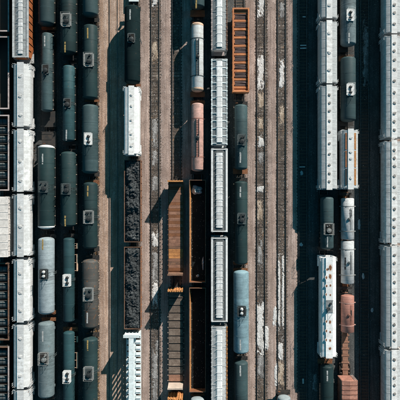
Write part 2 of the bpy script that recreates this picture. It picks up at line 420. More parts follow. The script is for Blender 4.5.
# gravel windrows between the tracks: they bury the sleeper ends
TS = sorted(TX.values()); names = sorted(TX, key=lambda k: TX[k])
WROW = []
for a, b, ka, kb in zip(TS[:-1], TS[1:], names[:-1], names[1:]):
    x0 = a + (1.2 if ka in 'L' else .90); x1 = b - .90
    WROW.append((x0, x1))
    V = []; F = []; ny = 260
    prof = ((0, .004), (.16, .075), (.5, .10), (.84, .075), (1, .004))
    for i in range(ny + 1):
        y = -HALF + 2 * HALF * i / ny
        e0 = .16 * mnoise.noise((y * .8, a * 7, 0)) + .07 * mnoise.noise((y * 3.1, a * 5, 2)); e1 = .16 * mnoise.noise((y * .8, b * 9, 4)) + .07 * mnoise.noise((y * 3.1, b * 5, 6))
        for t, z in prof:
            V.append((x0 + e0 + (x1 + e1 - x0 - e0) * t, y, z + .02 * mnoise.noise((t * 3, y * 1.3, a)) * (z > .01)))
    for i in range(ny):
        for q in range(4):
            p = i * 5 + q; F.append((p, p + 1, p + 6, p + 5))
    w = MB(); w._add(V, F)
    dirt = 'X' in (ka, kb)
    tag(w.build('gravel_windrow', 'dirt' if dirt else ('ground_shade' if ka + kb in ('AB', 'BC', 'CD', 'DE', 'IJ', 'JK', 'YN', 'NO', 'OZ', 'ZP') else 'ground'), smooth=True), 'low gravel ridge between two tracks', 'gravel', kind='structure')  # ridges in shaded lanes get the shade-darkened gravel

def rail_mesh():
    prof = [(-.075, 0), (.075, 0), (.075, .012), (.02, .03), (.02, .115), (.037, .125), (.037, .16), (-.037, .16), (-.037, .125), (-.02, .115), (-.02, .03), (-.075, .012)]
    b = MB(); b.loft([prof, prof], [-HALF, HALF])
    for i, f in enumerate(b.f):
        if len(f) == 4 and all(b.v[q][2] > .159 for q in f): b.m[i] = 1
    return b.mesh('rail', ['rail', 'railhead'])
RAILM = rail_mesh()
tie_me = []
for k in range(4):
    tb = MB(); j = [rng.uniform(-.03, .03) for _ in range(4)]
    tb._add([(-1.3, -.12 + j[0] * .3, 0), (1.3, -.12 + j[1] * .3, 0), (1.3, .12 + j[2] * .3, 0), (-1.3, .12, 0),
             (-1.28, -.11, .16), (1.29, -.11 + j[0] * .3, .16 + j[1] * .2), (1.28, .11, .16), (-1.3, .11 + j[3] * .3, .16)],
            [(0, 3, 2, 1), (4, 5, 6, 7), (0, 1, 5, 4), (1, 2, 6, 5), (2, 3, 7, 6), (3, 0, 4, 7)])
    tie_me.append(tb.mesh('sleeper', 'tie'))
for k, x in TX.items():
    t = empty('railway_track', (x, 0, 0))
    tag(t, TLAB[k], 'track', 'parallel yard tracks')
    bm = MB()
    fine_ = k in 'GLMHIK'
    nseg = 560 if fine_ else 140; vs = []; fs = []; cols = (-1.28, -.86, -.62, -.42, -.2, 0, .2, .42, .62, .86, 1.28) if fine_ else (-1.28, -.6, 0, .6, 1.28)
    nc = len(cols)
    for i in range(nseg + 1):
        y = -HALF + 2 * HALF * i / nseg
        top = BED if k != 'X' else .075
        for c_ in cols:
            q = .022 * mnoise.noise((c_ * 1.2, y * .5, x)) + .03 * mnoise.noise((c_ * 2.5, y * 1.7, x + 5)) + .02 * mnoise.noise((c_ * 6, y * 5, x + 9))
            vs.append((c_, y, max(.006, top + .014 + (q if fine_ else q * .4)) if abs(c_) < 1.2 else .004))
    for i in range(nseg):
        for q in range(nc - 1):
            p = i * nc + q; fs.append((p, p + 1, p + nc + 1, p + nc))
    bm._add(vs, fs)
    bm.build('ballast_bed', 'dirt' if k == 'X' else ('bed' if k in 'GLMHF' else 'bed_shade'), t, smooth=True)
    dz = -.03 if k == 'X' else 0
    for s in (-1, 1):
        link('rail', RAILM, t, (s * .755, 0, TIE_TOP + dz))
    lim = 40.5
    nt_ = int(2 * lim / .6)
    if k in 'GLM':
        for i in range(nt_):
            y = -lim + i * .6 + rng.uniform(-.04, .04)
            link('sleeper', tie_me[rng.randrange(4)], t, (rng.uniform(-.05, .05), y, TIE_TOP - .165), (0, 0, rng.uniform(-.02, .02)))
    else:
        sb = MB()
        for i in range(nt_):
            y = -lim + i * .6 + rng.uniform(-.04, .04); q = rng.uniform(-.05, .05)
            sb.box(-1.3 + q, 1.3 + q, y - .115, y + .115, .002, TIE_TOP + dz - .004)
        so = sb.build('sleepers', 'tie', t); so['kind'] = 'stuff'

# ------------------------------------------------------------------ running gear
WR = .42; AX = RAIL_TOP + WR
def wheelset_mesh():
    b = MB(); b.cyl((-.7, 0, 0), (.7, 0, 0), .075, 8)
    for s in (-1, 1):
        b.cyl((s * .69, 0, 0), (s * .81, 0, 0), WR, 20); b.cyl((s * .66, 0, 0), (s * .69, 0, 0), WR + .025, 20)
    return b.mesh('wheelset', 'wheel')
def truck_mesh():
    b = MB(); b.box(-1.05, 1.05, -.2, .2, .72 - AX, 1.02 - AX)
    for s in (-1, 1):
        x0, x1 = s * .95 - .07, s * .95 + .07
        b.loft([[(x0, .18), (x1, .18), (x1, -.06), (x0, -.06)], [(x0, .34), (x1, .34), (x1, -.22), (x0, -.22)], [(x0, .34), (x1, .34), (x1, -.22), (x0, -.22)], [(x0, .18), (x1, .18), (x1, -.06), (x0, -.06)]], [-1.15, -.35, .35, 1.15])
        for y in (-.12, .12): b.cyl((s * .95, y, -.2), (s * .95, y, .2), .1, 8)
    return b.mesh('truck', 'steel')
def coupler_mesh(l):
    b = MB(); b.box(-.09, .09, 0, l - .22, -.1, .1)
    b._add([(-.1, l - .24, -.13), (.1, l - .24, -.13), (.17, l - .005, -.13), (-.13, l - .1, -.13), (-.1, l - .24, .13), (.1, l - .24, .13), (.17, l - .005, .13), (-.13, l - .1, .13)],
           [(0, 3, 2, 1), (4, 5, 6, 7), (0, 1, 5, 4), (1, 2, 6, 5), (2, 3, 7, 6), (3, 0, 4, 7)])
    b.cyl((.28, 0, -.05), (.34, l - .1, -.25), .03, 6)
    return b.mesh('coupler', 'steel')

TRUCKS = {}
def running_gear(root, L, extn, exts, bog=None, sill='black', sillz=(1.08, 1.32), sillw=.32):
    """root sits at the car centre on the ground; extn/exts = metres from the body end to mid gap"""
    bog = bog if bog is not None else max(1.6, L / 2 - 1.6)
    b = MB(); b.box(-sillw, sillw, -L / 2 - max(0, exts - .5), L / 2 + max(0, extn - .5), *sillz)
    for s in (-1, 1): b.box(-.9, .9, s * bog - .25, s * bog + .25, 1.03, sillz[1] - .01)
    b.build('underframe', sill, root)
    tm = shared('truck', truck_mesh); wm = shared('wheelset', wheelset_mesh)
    for s in (-1, 1):
        t = link('truck', tm, root, (0, s * bog, AX))
        for q in (-.85, .85): link('wheelset', wm, t, (0, q, 0))
    for s, e in ((1, extn), (-1, exts)):
        l = min(e, .62)
        cm = shared(('coupler', round(l, 2)), lambda: coupler_mesh(round(l, 2)))
        link('coupler', cm, root, (0, s * (L / 2 + e - l), .92), (0, 0, 0 if s > 0 else math.pi))

def ladder_mesh(h, w=.4, mat='plat_w', n=None):
    b = MB()
    for s in (-1, 1): b.box(s * w / 2 - .02, s * w / 2 + .02, -.02, .02, 0, h)
    n = n or max(3, int(h / .33))
    for i in range(n):
        z = h * (i + .5) / n; b.box(-w / 2, w / 2, -.018, .018, z - .018, z + .018)
    return b.mesh('ladder', mat)

def car(name, tr, y0, y1, z, label, cat, group):
    """car whose top outline spans photo rows y0..y1 seen at height z; returns root, length"""
    a, b = wy(y0, z), wy(y1, z)
    root = empty(name, (TX[tr], (a + b) / 2, 0))
    tag(root, label, cat, group)
    return root, a - b

# ------------------------------------------------------------------ tank cars
def platform(root, kind, y, r, cz):
    """manway platform with dome and railings; every photo variant"""
    top = cz + r
    fr, deck, dome = {'white': ('plat_w', 'plat_g', 'dome_k'), 'box': ('dome_k', 'black', 'hatch_w'), 'grey': ('plat_g', 'plat_g', 'dome_k'),
                      'oval': ('walk', 'walk', 'dome_k'), 'low': ('plat_g', 'black', 'dome_k'), 'open': ('plat_w', 'black', 'plat_w')}[kind]
    hx, hy = {'white': (.8, 1.12), 'box': (.72, .85), 'grey': (.7, .95), 'oval': (.62, 1.02), 'low': (.6, .8), 'open': (.8, 1.0)}[kind]
    z = top + (.06 if kind != 'low' else .03)
    b = MB()
    w = .13 if kind == 'white' else .08
    for s in (-1, 1):
        b.box(s * hx - w, s * hx + w, -hy, hy, z, z + .07)
        b.box(-hx + w + .002, hx - w - .002, s * hy - w, s * hy + w, z + .003, z + .068)
    p = b.build('platform_frame', fr, root, (0, y, 0))
    g_ = MB()
    nb = int(2 * hx / .11)
    for i in range(nb):
        x = -hx + w + (i + .5) * (2 * hx - 2 * w) / nb
        wd = .03 if kind != 'oval' else .049
        g_.box(x - wd, x + wd, -hy + w, hy - w, z + .01, z + .05)
    g_.build('grating', deck, p)
    # legs down to the shell
    lg = MB()
    for sx in (-1, 1):
        for sy in (-1, 1):
            xx = min(hx, r * .92); zz = cz + math.sqrt(max(.02, r * r - xx * xx)) - .05
            lg.box(sx * xx - .03, sx * xx + .03, sy * (hy - .1) - .03, sy * (hy - .1) + .03, zz, z + .01)
    lg.build('platform_legs', fr, p)
    if kind != 'low':
        rb = MB(); h = .95
        for sx in (-1, 1):
            for q in (-1, 0, 1): rb.cyl((sx * hx, q * hy, z), (sx * hx, q * hy, z + h), .024, 6)
            for zz in (h, h * .55): rb.cyl((sx * hx, -hy, z + zz), (sx * hx, hy, z + zz), .024, 6)
        for sy in (-1, 1):
            rb.cyl((-hx, sy * hy, z + h), (hx, sy * hy, z + h), .024, 6)
        rb.build('railing', fr if kind != 'box' else 'plat_g', p)
    vr = random.Random(int(abs(root.location.y) * 13 + root.location.x * 7))
    db = MB()
    def fit(nm, px_, py_, zt_, r_, cap=True):
        f_ = MB(); f_.cyl((px_, py_, top - .3), (px_, py_, zt_), r_, 18)
        if cap: f_.cyl((px_, py_, zt_ - .002), (px_, py_, zt_ + .08), r_ * .9, 18, 0, r_ * .4)
        f_.build(nm, dome, root, (0, y, 0), smooth=True)
    if kind == 'box':
        for q in (-.38, .38): fit('manway', 0, q, z + .32, .27)
    elif kind == 'oval':
        for q in (-.55, .42): fit('manway', 0, q, z + .26, .28)
        fit('valve', .02, -.08, z + .16, .11, False)
    else:
        fit('manway', .05, -.25, z + .38, .42)
        for _ in range(vr.choice((2, 3, 4))):
            fit('valve', vr.uniform(-hx * .7, hx * .7), vr.uniform(.38, hy * .8) * vr.choice((1, 1, -1.9)) if hy < .9 else vr.uniform(.38, hy * .8), z + vr.uniform(.2, .42), vr.uniform(.07, .17), False)
    if db.v: db.build('manway', dome, root, (0, y, 0), smooth=True)
    # side ladder following the shell
    lb = MB(); zt = z; xo = r + .06
    for s in (-1, 1):
        lb.cyl((xo, s * .2, 1.1), (xo, s * .2, cz + .25), .022, 6); lb.cyl((xo, s * .2, cz + .25), (hx, s * .2, zt), .022, 6)
    for i in range(7):
        q = 1.25 + i * .32; lb.cyl((xo, -.2, q), (xo, .2, q), .018, 5)
    for i in range(4):
        t = (i + .5) / 4; lb.cyl((xo + (hx - xo) * t, -.2, cz + .25 + (zt - cz - .25) * t), (xo + (hx - xo) * t, .2, cz + .25 + (zt - cz - .25) * t), .018, 5)
    lb.build('ladder', 'plat_g', root, (0, y, 0))

def mark_bars(root, y, r, cz, mat, ang=-.17, n=4, ln=1.9, w=.15):
    """faded lettering on tank cars, painted manway shade on containers: a broken bar of short strokes"""
    b = MB(); q = random.Random(hash_(mat) + int(y * 10)); yy = y + ln / 2; end = y - ln / 2
    while yy > end + .05:
        l = min(q.uniform(.35, .8), yy - end)
        m = Matrix.Translation((0, yy - l / 2, cz)) @ Matrix.Rotation(ang, 4, 'Y') @ Matrix.Translation((q.uniform(-.02, .02), 0, r + .003))
        b.obox(m, w * q.uniform(.75, .9), l * .5, .008)
        yy -= l + (q.uniform(.02, .035) if q.random() > .18 else .14)
    b.build('mark_or_shade_bars', mat, root)['kind'] = 'stuff'

def tank_car(tr, y0, y1, dia, col, label, group, extn, exts, plat=None, py=None, mark=None, my=None, hand=True, endc=None, cz=None, bands=False, sideboard=False):
    r = dia / 2
    cz = cz or (1.5 + r)
    root, L = car('tank_car', tr, y0, y1, cz, label, 'tank car', group)
    yc = root.location.y
    hd = r * .38
    prof = []
    for i in range(7):
        t = math.pi / 2 * i / 6; prof.append((-L / 2 + hd - hd * math.cos(t), max(.02, r * math.sin(t) ** .9)))
    nr = max(4, int(L / 2.6)); ys = frange(-L / 2 + hd, L / 2 - hd, nr + 1)
    mid = []
    for i in range(1, nr):
        q = ys[i]; mid += [(q - .05, r), (q - .03, r + .012), (q + .03, r + .012), (q + .05, r)]
    prof = prof + [(-y, rr) for y, rr in prof[::-1]]
    MB().rev(prof, cz, 48).build('tank', M_(col), root, smooth=True)
    for q in ys[1:-1]:
        MB().rev([(q - .045, r - .01), (q - .03, r + .012), (q + .03, r + .012), (q + .045, r - .01)], cz, 48).build('weld_seam', M_(col), root, smooth=True)
    running_gear(root, L, extn, exts)
    # saddles and end platforms
    for s in (-1, 1):
        sb = MB(); yy = s * max(1.6, L / 2 - 1.6)
        sb.box(-r * .8, r * .8, yy - .22, yy + .22, 1.30, cz - r * .55)
        sb.build('saddle', M_(col), root)
        e = extn if s > 0 else exts
        pb = MB(); ya = s * (L / 2 - .35); ye = s * (L / 2 + min(e - .35, 2.6))
        lo, hi = min(ya, ye), max(ya, ye)
        pb.box(-1.35, 1.35, lo, hi, 1.33, 1.39)
        for q in (-1, 1): pb.cyl((q * 1.3, ye - s * .05, 1.39), (q * 1.3, ye - s * .05, 2.2), .022, 6)
        pb.cyl((-1.3, ye - s * .05, 2.2), (1.3, ye - s * .05, 2.2), .022, 6)
        pb.build('end_platform', 'rust' if (hash_(label) + s) % 3 == 0 else 'black', root)
    bw = MB(); by = L / 2 + min(extn - .35, .5)
    bw.cyl((-.75, by - .12, 1.95), (-.75, by - .07, 1.95), .26, 14); bw.cyl((-.75, by - .1, 1.35), (-.75, by - .1, 1.95), .03, 6)
    bw.build('brake_wheel', 'rust', root)
    if endc:
        for s in (-1, 1):
            eb = MB(); pr = []
            for i in range(7):
                t = math.pi / 2 * i / 6; pr.append((s * (L / 2 - hd + (hd + .012) * math.cos(t)), max(.02, (r + .012) * math.sin(t) ** .9)))
            pr.append((s * (L / 2 - hd - endc[1]), r + .013))
            if s > 0: pr = pr[::-1]
            eb.rev(pr, cz, 48); eb.build('tank_end', endc[0], root, smooth=True)
    if hand:
        for s in (-1, 1):
            hb = MB(); hz = cz - .12
            hb.cyl((s * (r + .13), -L / 2 + hd, hz), (s * (r + .13), L / 2 - hd, hz), .022, 6)
            k = max(4, int(L / 1.55))
            for q in frange(-L / 2 + hd + .1, L / 2 - hd - .1, k): hb.box(min(s * (r - .02), s * (r + .17)), max(s * (r - .02), s * (r + .17)), q - .05, q + .05, hz - .05, hz + .05, 1)
            hb.build('handrail', ['plat_g', 'bracket'], root)
    if sideboard:
        for (a, b_) in sideboard:
            wb = MB(); wb.box(r + .28, r + .56, wy(b_, 2) - yc, wy(a, 2) - yc, cz - .4, cz - .35)
            for q in frange(wy(b_, 2) - yc + .1, wy(a, 2) - yc - .1, 3): wb.box(r - .08, r + .5, q - .03, q + .03, cz - .47, cz - .40)
            wb.build('side_walkway', 'peach', root)
    if plat: platform(root, plat, wy(py, cz + r) - yc, r, cz)
    if mark: mark_bars(root, wy(my, cz + r) - yc, r, cz, mark)
    if bands: banding(root, L, r, cz, bands)
    return root

def banding(root, L, r, cz, spec):
    """straps with lugs, two walkway rails and a small manway between them"""
    bandc, fr = spec[0], spec[1]; ys = spec[2]
    for q in ys:
        y = L / 2 - q * L
        bb = MB(); bb.rev([(y - .09, r - .01), (y - .09, r + .035), (y + .09, r + .035), (y + .09, r - .01)], cz, 40)
        for s in (-1, 1):
            bb.box(s * (r + .12) - .14, s * (r + .12) + .14, y - .1, y + .1, cz - .12, cz + .1)
        bb.build('strap', bandc, root)
    ya, yb = L / 2 - ys[-1] * L + .12, L / 2 - ys[0] * L - .12
    wb = MB()
    for x in (-.26, .26): wb.box(x - .05, x + .05, ya, yb, cz + r - .03, cz + r + .12)
    wb.build('walkway_rail', fr, root)
    wk = MB()
    for k in range(int((yb - ya) / .3)):
        q = ya + .15 + k * .3; wk.box(-.2, .2, q - .08, q + .08, cz + r + .02, cz + r + .06)
    wk.build('walkway_tread', bandc, root)
    mb = MB(); ym = (ya + yb) / 2
    mb.cyl((.06, ym, cz + r - .1), (.06, ym, cz + r + .3), .3, 18); mb.cyl((.06, ym, cz + r + .3), (.06, ym, cz + r + .37), .27, 18, 0, .12)
    mb.cyl((-.1, ym - .6, cz + r), (-.1, ym - .6, cz + r + .28), .11, 10); mb.cyl((.16, ym + .6, cz + r), (.16, ym + .6, cz + r + .22), .09, 10)
    mb.build('manway', fr, root, smooth=True)

def M_(c):
    return c if c in M else 't_' + c
def hash_(s): return sum(ord(c) * (i + 1) for i, c in enumerate(s))

# ------------------------------------------------------------------ covered hoppers
def hopper_profile(hw, top, eave, bulge):
    return [(-hw + .12, 1.55), (-hw - bulge * .6, 2.1), (-hw - bulge, 2.9), (-hw - bulge * .7, 3.6), (-hw, eave), (-hw + .22, eave + .16), (-.62, top - .03), (-.5, top),
            (.5, top), (.62, top - .03), (hw - .22, eave + .16), (hw, eave), (hw + bulge * .7, 3.6), (hw + bulge, 2.9), (hw + bulge * .6, 2.1), (hw - .12, 1.55)]

def covered_hopper(tr, y0, y1, label, group, extn, exts, hatches, body='white', walk='walk', hatchm='hatch_w', hw=1.48, top=4.5, eave=4.12, bulge=.1, side=None, hr=.30, bays=3, ribs=True, walkw=.52, vents=True):
    root, L = car('covered_hopper', tr, y0, y1, top, label, 'hopper car', group)
    yc = root.location.y
    pr = hopper_profile(hw, top, eave, bulge)
    inset = min(2.0, L * .17)
    end = [(x, max(z, 3.15)) for x, z in pr]
    b = MB(); b.loft([end, pr, pr, end], [-L / 2, -L / 2 + inset, L / 2 - inset, L / 2])
    if side:
        for i, f in enumerate(b.f):
            if len(f) == 4:
                zc = sum(b.v[q][2] for q in f) / 4
                if zc < eave: b.m[i] = 1
    b.build('body', [body, side] if side else body, root, smooth=True)
    running_gear(root, L, extn, exts, bog=L / 2 - 1.25)
    for k in range(bays):
        c = MB(); w = (L - 2 * inset) / bays; y = -L / 2 + inset + w * (k + .5)
        c.loft([[(-.3, .62), (.3, .62), (.3, .7), (-.3, .7)]] * 2, [y - .3, y + .3])
        c._add([(-hw + .14, y - w * .47, 1.56), (hw - .14, y - w * .47, 1.56), (hw - .14, y + w * .47, 1.56), (-hw + .14, y + w * .47, 1.56), (-.3, y - .3, .7), (.3, y - .3, .7), (.3, y + .3, .7), (-.3, y + .3, .7)],
               [(0, 1, 5, 4), (1, 2, 6, 5), (2, 3, 7, 6), (3, 0, 4, 7)])
        c.build('discharge_chute', side or body, root)
    # roof walk in lengths with narrow joints, end tabs
    n = max(2, int(L / 4)); pitch = (L + .5) / n
    for k in range(n):
        w_ = MB(); a = -L / 2 - .25 + k * pitch
        w_.box(-walkw, walkw, a + .012, a + pitch - .012, top + .06, top + .10)
        for q in frange(a + .3, a + pitch - .3, 3): w_.box(-walkw + .02, walkw - .02, q - .04, q + .04, top - .05, top + .06)
        w_.build('roof_walk', walk, root)
    hm = shared(('hatch', hatchm, hr), lambda: hatch_mesh(hr, hatchm))
    for h in hatches:
        link('hatch', hm, root, (rng.uniform(-.03, .03), wy(h, top) - yc, top + .02), (0, 0, rng.uniform(0, 6)))
    if ribs:
        rb = MB()
        for q in frange(-L / 2 + .12, L / 2 - .12, max(5, int(L / 1.35))):
            for s in (-1, 1):
                m = [(s * .60, top - .02), (s * (hw - .22), eave + .165), (s * (hw - .22), eave + .178), (s * .60, top + .003)]
                if s < 0: m = m[::-1]
                rb.loft([m, m], [q - .025, q + .025])
        rb.build('roof_ribs', body, root)
    # end frames, platforms, ladders
    lm = shared(('lad', 2.9, walk), lambda: ladder_mesh(2.9, .42, walk))
    for s in (-1, 1):
        eb = MB(); ye = s * (L / 2 - .05)
        lo, hi = sorted((ye - s * inset * .9, ye + s * .25)); eb.box(-1.45, 1.45, lo, hi, 1.33, 1.39)
        for q in (-1, 1): eb.box(q * 1.38 - .05, q * 1.38 + .05, ye - .06, ye + .06, 1.39, 3.2)
        eb.build('end_frame', side or body, root)
        for q in (-1, 1):
            link('ladder', lm, root, (q * (hw - .12), s * (L / 2 + .09), 1.4))
            link('ladder', lm, root, (q * (hw + bulge + .1), s * (L / 2 - .35), 1.4), (0, 0, math.pi / 2))
    return root

def hatch_mesh(r, m):
    b = MB(); b.cyl((0, 0, 0), (0, 0, .13), r * .92, 20); b.cyl((0, 0, .13), (0, 0, .155), r * 1.06, 20); b.cyl((0, 0, .155), (0, 0, .185), r * .95, 20, 0, r * .45)
    b.box(-r * 1.1, r * 1.1, -.03, .03, .165, .20); b.box(r * 1.0, r * 1.2, -.07, .07, .02, .16)
    return b.mesh('hatch', m, True)

def trough_hopper(tr, y0, y1, label, group, extn, exts, roof, cover, rail_l, rail_r, side, hw=1.5, top=4.35, style='rail', ncov=5, coverw=.45, cstart=.03, cend=.03):
    root, L = car('trough_hopper', tr, y0, y1, top, label, 'hopper car', group)
    pr = [(-hw + .1, 1.55), (-hw, 1.7), (-hw, top - .28), (-.6, top - .02), (-.45, top), (.45, top), (.6, top - .02), (hw, top - .28), (hw, 1.7), (hw - .1, 1.55)]
    inset = min(2.0, L * .15); end = [(x, max(z, 3.1)) for x, z in pr]
    b = MB(); b.loft([end, pr, pr, end], [-L / 2, -L / 2 + inset, L / 2 - inset, L / 2])
    for i, f in enumerate(b.f):
        if sum(b.v[q][2] for q in f) / len(f) < top - .3: b.m[i] = 1
    b.build('body', [roof, side], root)
    running_gear(root, L, extn, exts, bog=L / 2 - 1.25)
    for k in range(3):
        c = MB(); w = (L - 2 * inset) / 3; y = -L / 2 + inset + w * (k + .5)
        c._add([(-hw + .14, y - w * .47, 1.56), (hw - .14, y - w * .47, 1.56), (hw - .14, y + w * .47, 1.56), (-hw + .14, y + w * .47, 1.56), (-.3, y - .3, .66), (.3, y - .3, .66), (.3, y + .3, .66), (-.3, y + .3, .66)],
               [(0, 1, 5, 4), (1, 2, 6, 5), (2, 3, 7, 6), (3, 0, 4, 7), (4, 5, 6, 7)])
        c.build('discharge_chute', side, root)
    # side posts
    for s in (-1, 1):
        sp = MB()
        for q in frange(-L / 2 + .15, L / 2 - .15, max(6, int(L / 1.2))):
            lo, hi = sorted((s * (hw - .01), s * (hw + .09))); sp.box(lo, hi, q - .05, q + .05, 3.12 if abs(q) > L / 2 - inset else 1.72, top - .3)
        sp.build('side_posts', side, root)
    # trough hatch covers, one part each
    span = L * (1 - cstart - cend); a0 = -L / 2 + L * cend
    for k in range(ncov):
        cv = MB(); p = span / ncov; a = a0 + k * p
        sec = [(-coverw, top - .01), (-coverw, top + .10), (-coverw * .6, top + .16), (coverw * .6, top + .16), (coverw, top + .10), (coverw, top - .01)]
        cv.loft([sec, sec], [a + .02, a + p - .02])
        for q in (a + p * .25, a + p * .75): cv.box(-coverw - .12, coverw + .12, q - .03, q + .03, top + .165, top + .195)
        cv.build('hatch_cover', cover, root)
    # perimeter walk / rails
    for s, m in ((-1, rail_l), (1, rail_r)):
        rb = MB(); x = s * (hw - .06)
        if style in ('rail', 'ribrail'):
            xi = x - s * .16; rb.box(min(x + s * .11, xi - s * .11), max(x + s * .11, xi - s * .11), -L / 2 + .02, L / 2 - .02, top - .05, top + .0)
            for q in frange(-L / 2 + .2, L / 2 - .2, max(6, int(L / 1.6))): rb.box(x - .05, x + .05, q - .06, q + .06, top - .3, top - .05)
        else:
            rb.box(x - .07, x + .07, -L / 2 + .02, L / 2 - .02, top - .2, top - .12)
            for q in frange(-L / 2 + .2, L / 2 - .2, max(8, int(L / .75))): rb.box(x - .13, x + .13, q - .1, q + .1, top - .3, top - .11)
        rb.build('edge_rail', m, root)
    for s in (-1, 1):
        eb = MB(); ye = s * (L / 2 - .13)
        if style == 'rail': MB().box(-hw + .06, hw - .06, ye - .1, ye + .1, top + .004, top + .05).build('end_walk', rail_l, root)
        lo, hi = sorted((s * (L / 2 - inset), s * (L / 2 + .2))); eb.box(-1.4, 1.4, lo, hi, 1.33, 1.39)
        eb.build('end_platform', rail_l, root)
        lm = shared(('lad', 2.9, 'plat_w'), lambda: ladder_mesh(2.9, .42, 'plat_w'))
        for q in (-1, 1): link('ladder', lm, root, (q * (hw - .25), s * (L / 2 + .07), 1.4))
    rb = MB(); nrib = int(L / (1.2 if style == 'hoop' else 2.6))
    for q in frange(-L / 2 + .3, L / 2 - .3, nrib):
        for s in (-1, 1):
            h = .10 if style == 'hoop' else .05; w = .07 if style == 'hoop' else .04
            m = [(s * .5, top - .02), (s * (hw - .02), top - .29), (s * (hw - .02), top - .27 + h), (s * .5, top + h)]
            if s < 0: m = m[::-1]
            rb.loft([m, m], [q - w, q + w])
    rb.build('roof_ribs', rail_l if style == 'hoop' else roof, root)
    return root

# ------------------------------------------------------------------ open cars
def gondola(tr, y0, y1, label, group, extn, exts, zt, zf, outer, inner, floor, rim, rim_r=None, hw=1.48, rimw=.08, cat='gondola car', wall=.06, name='gondola_car', npost=None):
    root, L = car(name, tr, y0, y1, zt, label, cat, group)
    fl = MB(); fl.box(-hw + wall, hw - wall, -L / 2 + wall, L / 2 - wall, zf - .12, zf); fl.build('floor', floor, root)
    for s in (-1, 1):
        w = MB(); lo, hi = sorted((s * hw, s * (hw - wall + .003))); w.box(lo, hi, -L / 2, L / 2, zf - .15, zt - .004)
        for i in range(6): w.m[-6 + i] = 0
        w.m[-2 if s > 0 else -1] = 1
        w.build('side_wall', [outer, inner], root)
        e = MB(); lo, hi = sorted((s * L / 2 - s * .003, s * (L / 2 - wall))); e.box(-hw + wall + .002, hw - wall - .002, lo, hi, zf - .15, zt - .006)
        e.build('end_wall', inner, root)
        c = MB(); lo, hi = sorted((s * (hw + .05), s * (hw + .05 - 2 * rimw))); c.box(lo, hi, -L / 2 - .03, L / 2 + .03, zt - .002, zt + .09)
        c.build('top_chord', (rim_r or rim) if s > 0 else rim, root)
        c = MB(); lo, hi = sorted((s * (L / 2 + .03), s * (L / 2 + .03 - 2 * rimw))); c.box(-hw - .05 + 2 * rimw + .002, hw + .05 - 2 * rimw - .002, lo, hi, zt - .002, zt + .085)
        c.build('end_chord', rim, root)
        for q in frange(-L / 2 + .2, L / 2 - .2, npost or max(6, int(L / 1.25))):
            pm = shared(('post', outer, round(zt - zf, 2), s), lambda: post_mesh(zt - zf, outer, s))
            link('side_post', pm, root, (s * hw, q, zf - .14))
    lm = shared(('lad', round(zt - 1, 1), 'steel'), lambda: ladder_mesh(zt - 1.2, .4, 'steel'))
    for s in (-1, 1): link('ladder', lm, root, (s * (hw - .3), s * (L / 2 + .1), 1.15))
    running_gear(root, L, extn, exts, sillz=(1.0, zf - .13) if zf > 1.2 else (.95, 1.05))
    return root, L
def post_mesh(h, m, s):
    b = MB(); d_ = .1
    b._add([(0, -.09, 0), (s * d_, -.05, 0), (s * d_, .05, 0), (0, .09, 0), (0, -.09, h), (s * d_ * .6, -.05, h), (s * d_ * .6, .05, h), (0, .09, h)],
           [(0, 3, 2, 1), (4, 5, 6, 7), (0, 1, 5, 4), (1, 2, 6, 5), (2, 3, 7, 6), (3, 0, 4, 7)])
    return b.mesh('side_post', m)

def heap(name, x, ya, yb, hw, zb, zh, mat, label, cat, step=.16, seed=0, chunky=.28):
    """coal heap: heightfield skinned closed, resting on the floor"""
    nx = int(2 * hw / step); ny = int((yb - ya) / step); V = []; F = []
    for j in range(ny + 1):
        for i in range(nx + 1):
            u = -1 + 2 * i / nx; v = -1 + 2 * j / ny
            px, py = u * hw, ya + (yb - ya) * j / ny
            q = mnoise.noise((px * .9, py * .5 + seed * 7.1, seed)) * .5 + (.30 * abs(math.cos(math.pi * 2.5 * v + seed)) + .05) * (1 - u * u) + mnoise.noise((px * 2.6, py * 2.6, seed + 5)) * chunky * .7 + mnoise.cell((px * 3.4, py * 3.4, seed)) * chunky * .35
            edge = min(1, (1 - abs(u)) * 3.2) ** .6 * min(1, (1 - abs(v)) * 9) ** .6
            V.append((px + rng.uniform(-.03, .03) * (abs(u) < 1), py - (ya + yb) / 2, zb + .02 + (zh - zb) * (.88 + .12 * edge) + q * edge))
    base = len(V)
    for j in range(ny):
        for i in range(nx):
            p = j * (nx + 1) + i; F.append((p, p + 1, p + nx + 2)); F.append((p, p + nx + 2, p + nx + 1))
    ring = [i for i in range(nx + 1)] + [j * (nx + 1) + nx for j in range(1, ny + 1)] + [ny * (nx + 1) + i for i in range(nx - 1, -1, -1)] + [j * (nx + 1) for j in range(ny - 1, 0, -1)]
    bi = {}
    for q in ring: bi[q] = len(V); V.append((V[q][0], V[q][1], zb))
    for k in range(len(ring)):
        a, b = ring[k], ring[(k + 1) % len(ring)]; F.append((a, bi[a], bi[b], b))
    F.append(tuple(bi[q] for q in ring)[::-1])
    for _ in range(420):      # bigger lumps lying on the heap
        i, j = rng.randrange(1, nx), rng.randrange(1, ny); cx, cy, cz_ = V[j * (nx + 1) + i]; r_ = rng.uniform(.05, .17); o_ = len(V)
        V += [(cx + r_ * a * rng.uniform(.7, 1.2), cy + r_ * b_ * rng.uniform(.7, 1.2), cz_ + r_ * c_ * rng.uniform(.6, 1)) for a, b_, c_ in ((1, 0, 0), (0, 1, 0), (-1, 0, 0), (0, -1, 0), (0, 0, 1), (0, 0, -1))]
        F += [(o_ + a, o_ + (a + 1) % 4, o_ + 4) for a in range(4)] + [(o_ + (a + 1) % 4, o_ + a, o_ + 5) for a in range(4)]
    b = MB(); b._add(V, F)
    o = b.build(name, mat, None, (x, (ya + yb) / 2, 0))
    return tag(o, label, cat, kind='stuff')

